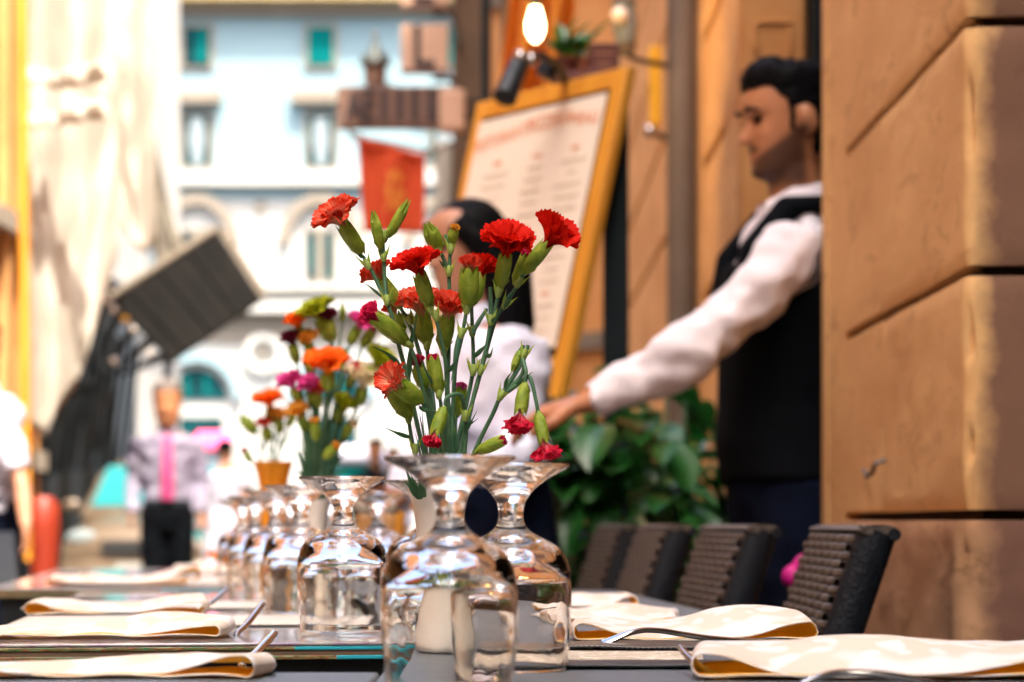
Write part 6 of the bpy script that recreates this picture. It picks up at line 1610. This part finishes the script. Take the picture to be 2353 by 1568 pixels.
# ---- second bouquet (mixed colours, out of focus)
C2 = lambda x, y, d: at(517 + .3114 * x, 660.6 + .3114 * y, d)
G2_ = 'carnations in the second vase'
d2 = 3.5
def simple(label, x, y, bx, by, r_, kind, colr, sc, C=C2, d=d2, base=(660, 1520), grp=G2_, dd=0, kk=(.0, 0)):
    """one stem: bloom centre x, y; calyx base bx, by"""
    mx1, my1 = (bx * .6 + base[0] * .4), (by * .55 + base[1] * .45)
    return carnation(label, C, [st((bx, by, d + dd), (mx1, my1, d + dd * .5), (base[0] + (bx - base[0]) * .12, base[1] - 60, d), (base[0] + (bx - base[0]) * .06, base[1] + 60, d))],
                     [((bx, by, d + dd), (x, y, d + dd - .01), r_, kind, colr, sc)],
                     [((mx1, my1, d), (mx1 + (bx - mx1) * .4 + 25, my1 - 100, d), (mx1 + (bx - mx1) * .7 + 50, my1 - 190, d), .006)], low=True, group=grp)
simple('large lime green carnation at the top of the second bunch', 700, 235, 780, 400, .0085, 'open', 'lime', 1.35)
simple('dark purple carnation beside the lime green one', 770, 245, 800, 390, .006, 'half', 'maroon', .9, dd=-.02)
simple('orange yellow carnation at the upper left of the second bunch', 545, 300, 590, 430, .0065, 'half', 'orange', 1.1)
simple('dark maroon carnation at the far left of the second bunch', 500, 425, 530, 560, .006, 'half', 'maroon', 1.0)
simple('pink carnation at the upper right of the second bunch', 985, 300, 920, 420, .0065, 'open', 'magenta', .95)
simple('crimson carnation at the far right top of the second bunch', 1090, 320, 1010, 440, .0065, 'half', 'crimson', 1.15)
simple('wide orange carnation in the middle of the second bunch', 760, 640, 770, 760, .009, 'open', 'orange', 1.5, dd=-.05)
simple('small red carnation right of the wide orange one', 960, 640, 900, 740, .0055, 'half', 'crimson', .85)
simple('yellow green carnation at the right of the second bunch', 1110, 590, 1040, 720, .0085, 'half', 'lime', 1.4)
simple('cream carnation opening right below the yellow green one', 1020, 745, 985, 870, .0075, 'open', 'cream', 1.5)
simple('bright magenta carnation at the left middle of the second bunch', 505, 745, 560, 850, .0065, 'half', 'magenta', 1.2)
simple('pink carnation between the magenta one and the central stems', 630, 775, 660, 870, .006, 'half', 'magenta', 1.1)
simple('coral carnation close to the central stems of the second bunch', 690, 790, 690, 890, .0055, 'half', 'coral', .8)
simple('slender closed green bud standing highest in the second bunch', 868, 150, 868, 250, .004, 'bud', 'red', 1)
simple('yellow tipped bud low in the second bunch', 665, 1000, 670, 1130, .006, 'tight', 'yellow', .9, dd=-.05)
simple('pale yellow bud low on the right of the second bunch', 810, 1180, 730, 1260, .006, 'tight', 'yellow', .9, dd=-.05)
for q_ in ((600, 520, 640, 650, 'bud', 'lime', 'closed green bud left of the wide orange carnation'), (880, 480, 860, 600, 'bud', 'lime', 'closed green bud right above the wide orange carnation'), (560, 960, 600, 1060, 'half', 'yellow', 'small yellow carnation low at the left of the second bunch'), (860, 900, 820, 1000, 'half', 'lime', 'small lime carnation low at the right of the second bunch'), (930, 1020, 860, 1120, 'tight', 'cream', 'cream tipped bud low at the right of the second bunch'), (620, 420, 650, 540, 'half', 'yellow', 'yellow carnation between the maroon and the lime ones')):
    simple(q_[6], q_[0], q_[1], q_[2], q_[3], .006, q_[4], q_[5], 1.0)
tg2 = thing('carnation_foliage', 'grey green blades filling the middle of the second bunch', 'foliage', (V2[0], V2[1], TZ + .13))
random.seed(18)
for k in range(60):
    x0 = random.uniform(600, 730); x1 = 700 + random.uniform(-190, 230); y1 = random.uniform(850, 1380)
    wobj('blade', blade(C2(x0, 1560, d2), C2((x0 + x1) / 2, 1330, d2), C2(x1, y1, d2 + random.uniform(-.05, .05)), random.uniform(.007, .013)), M['leaf'], tg2)
# ---- third bouquet
G3_ = 'carnations in the amber vase'; b3 = (370, 1380)
simple('orange carnation topping the third small bunch', 330, 890, 350, 1010, .009, 'open', 'orange', 1.5, d=4.75, base=b3, grp=G3_)
simple('cream yellow carnation right of the orange one in the third bunch', 405, 985, 400, 1080, .008, 'half', 'yellow', 1.2, d=4.75, base=b3, grp=G3_)
simple('green bud at the left of the third bunch', 140, 975, 230, 1080, .010, 'bud', 'red', 1, d=4.75, base=b3, grp=G3_)
simple('brownish pink carnation in the middle of the third bunch', 300, 1040, 320, 1140, .009, 'half', 'coral', 1.1, d=4.75, base=b3, grp=G3_)
simple('small dark red bud low at the left of the third bunch', 150, 1215, 190, 1290, .006, 'tight', 'crimson', 1.0, d=4.75, base=b3, grp=G3_)
simple('small orange carnation to the right in the third bunch', 510, 945, 460, 1030, .007, 'half', 'orange', .9, d=4.75, base=b3, grp=G3_)
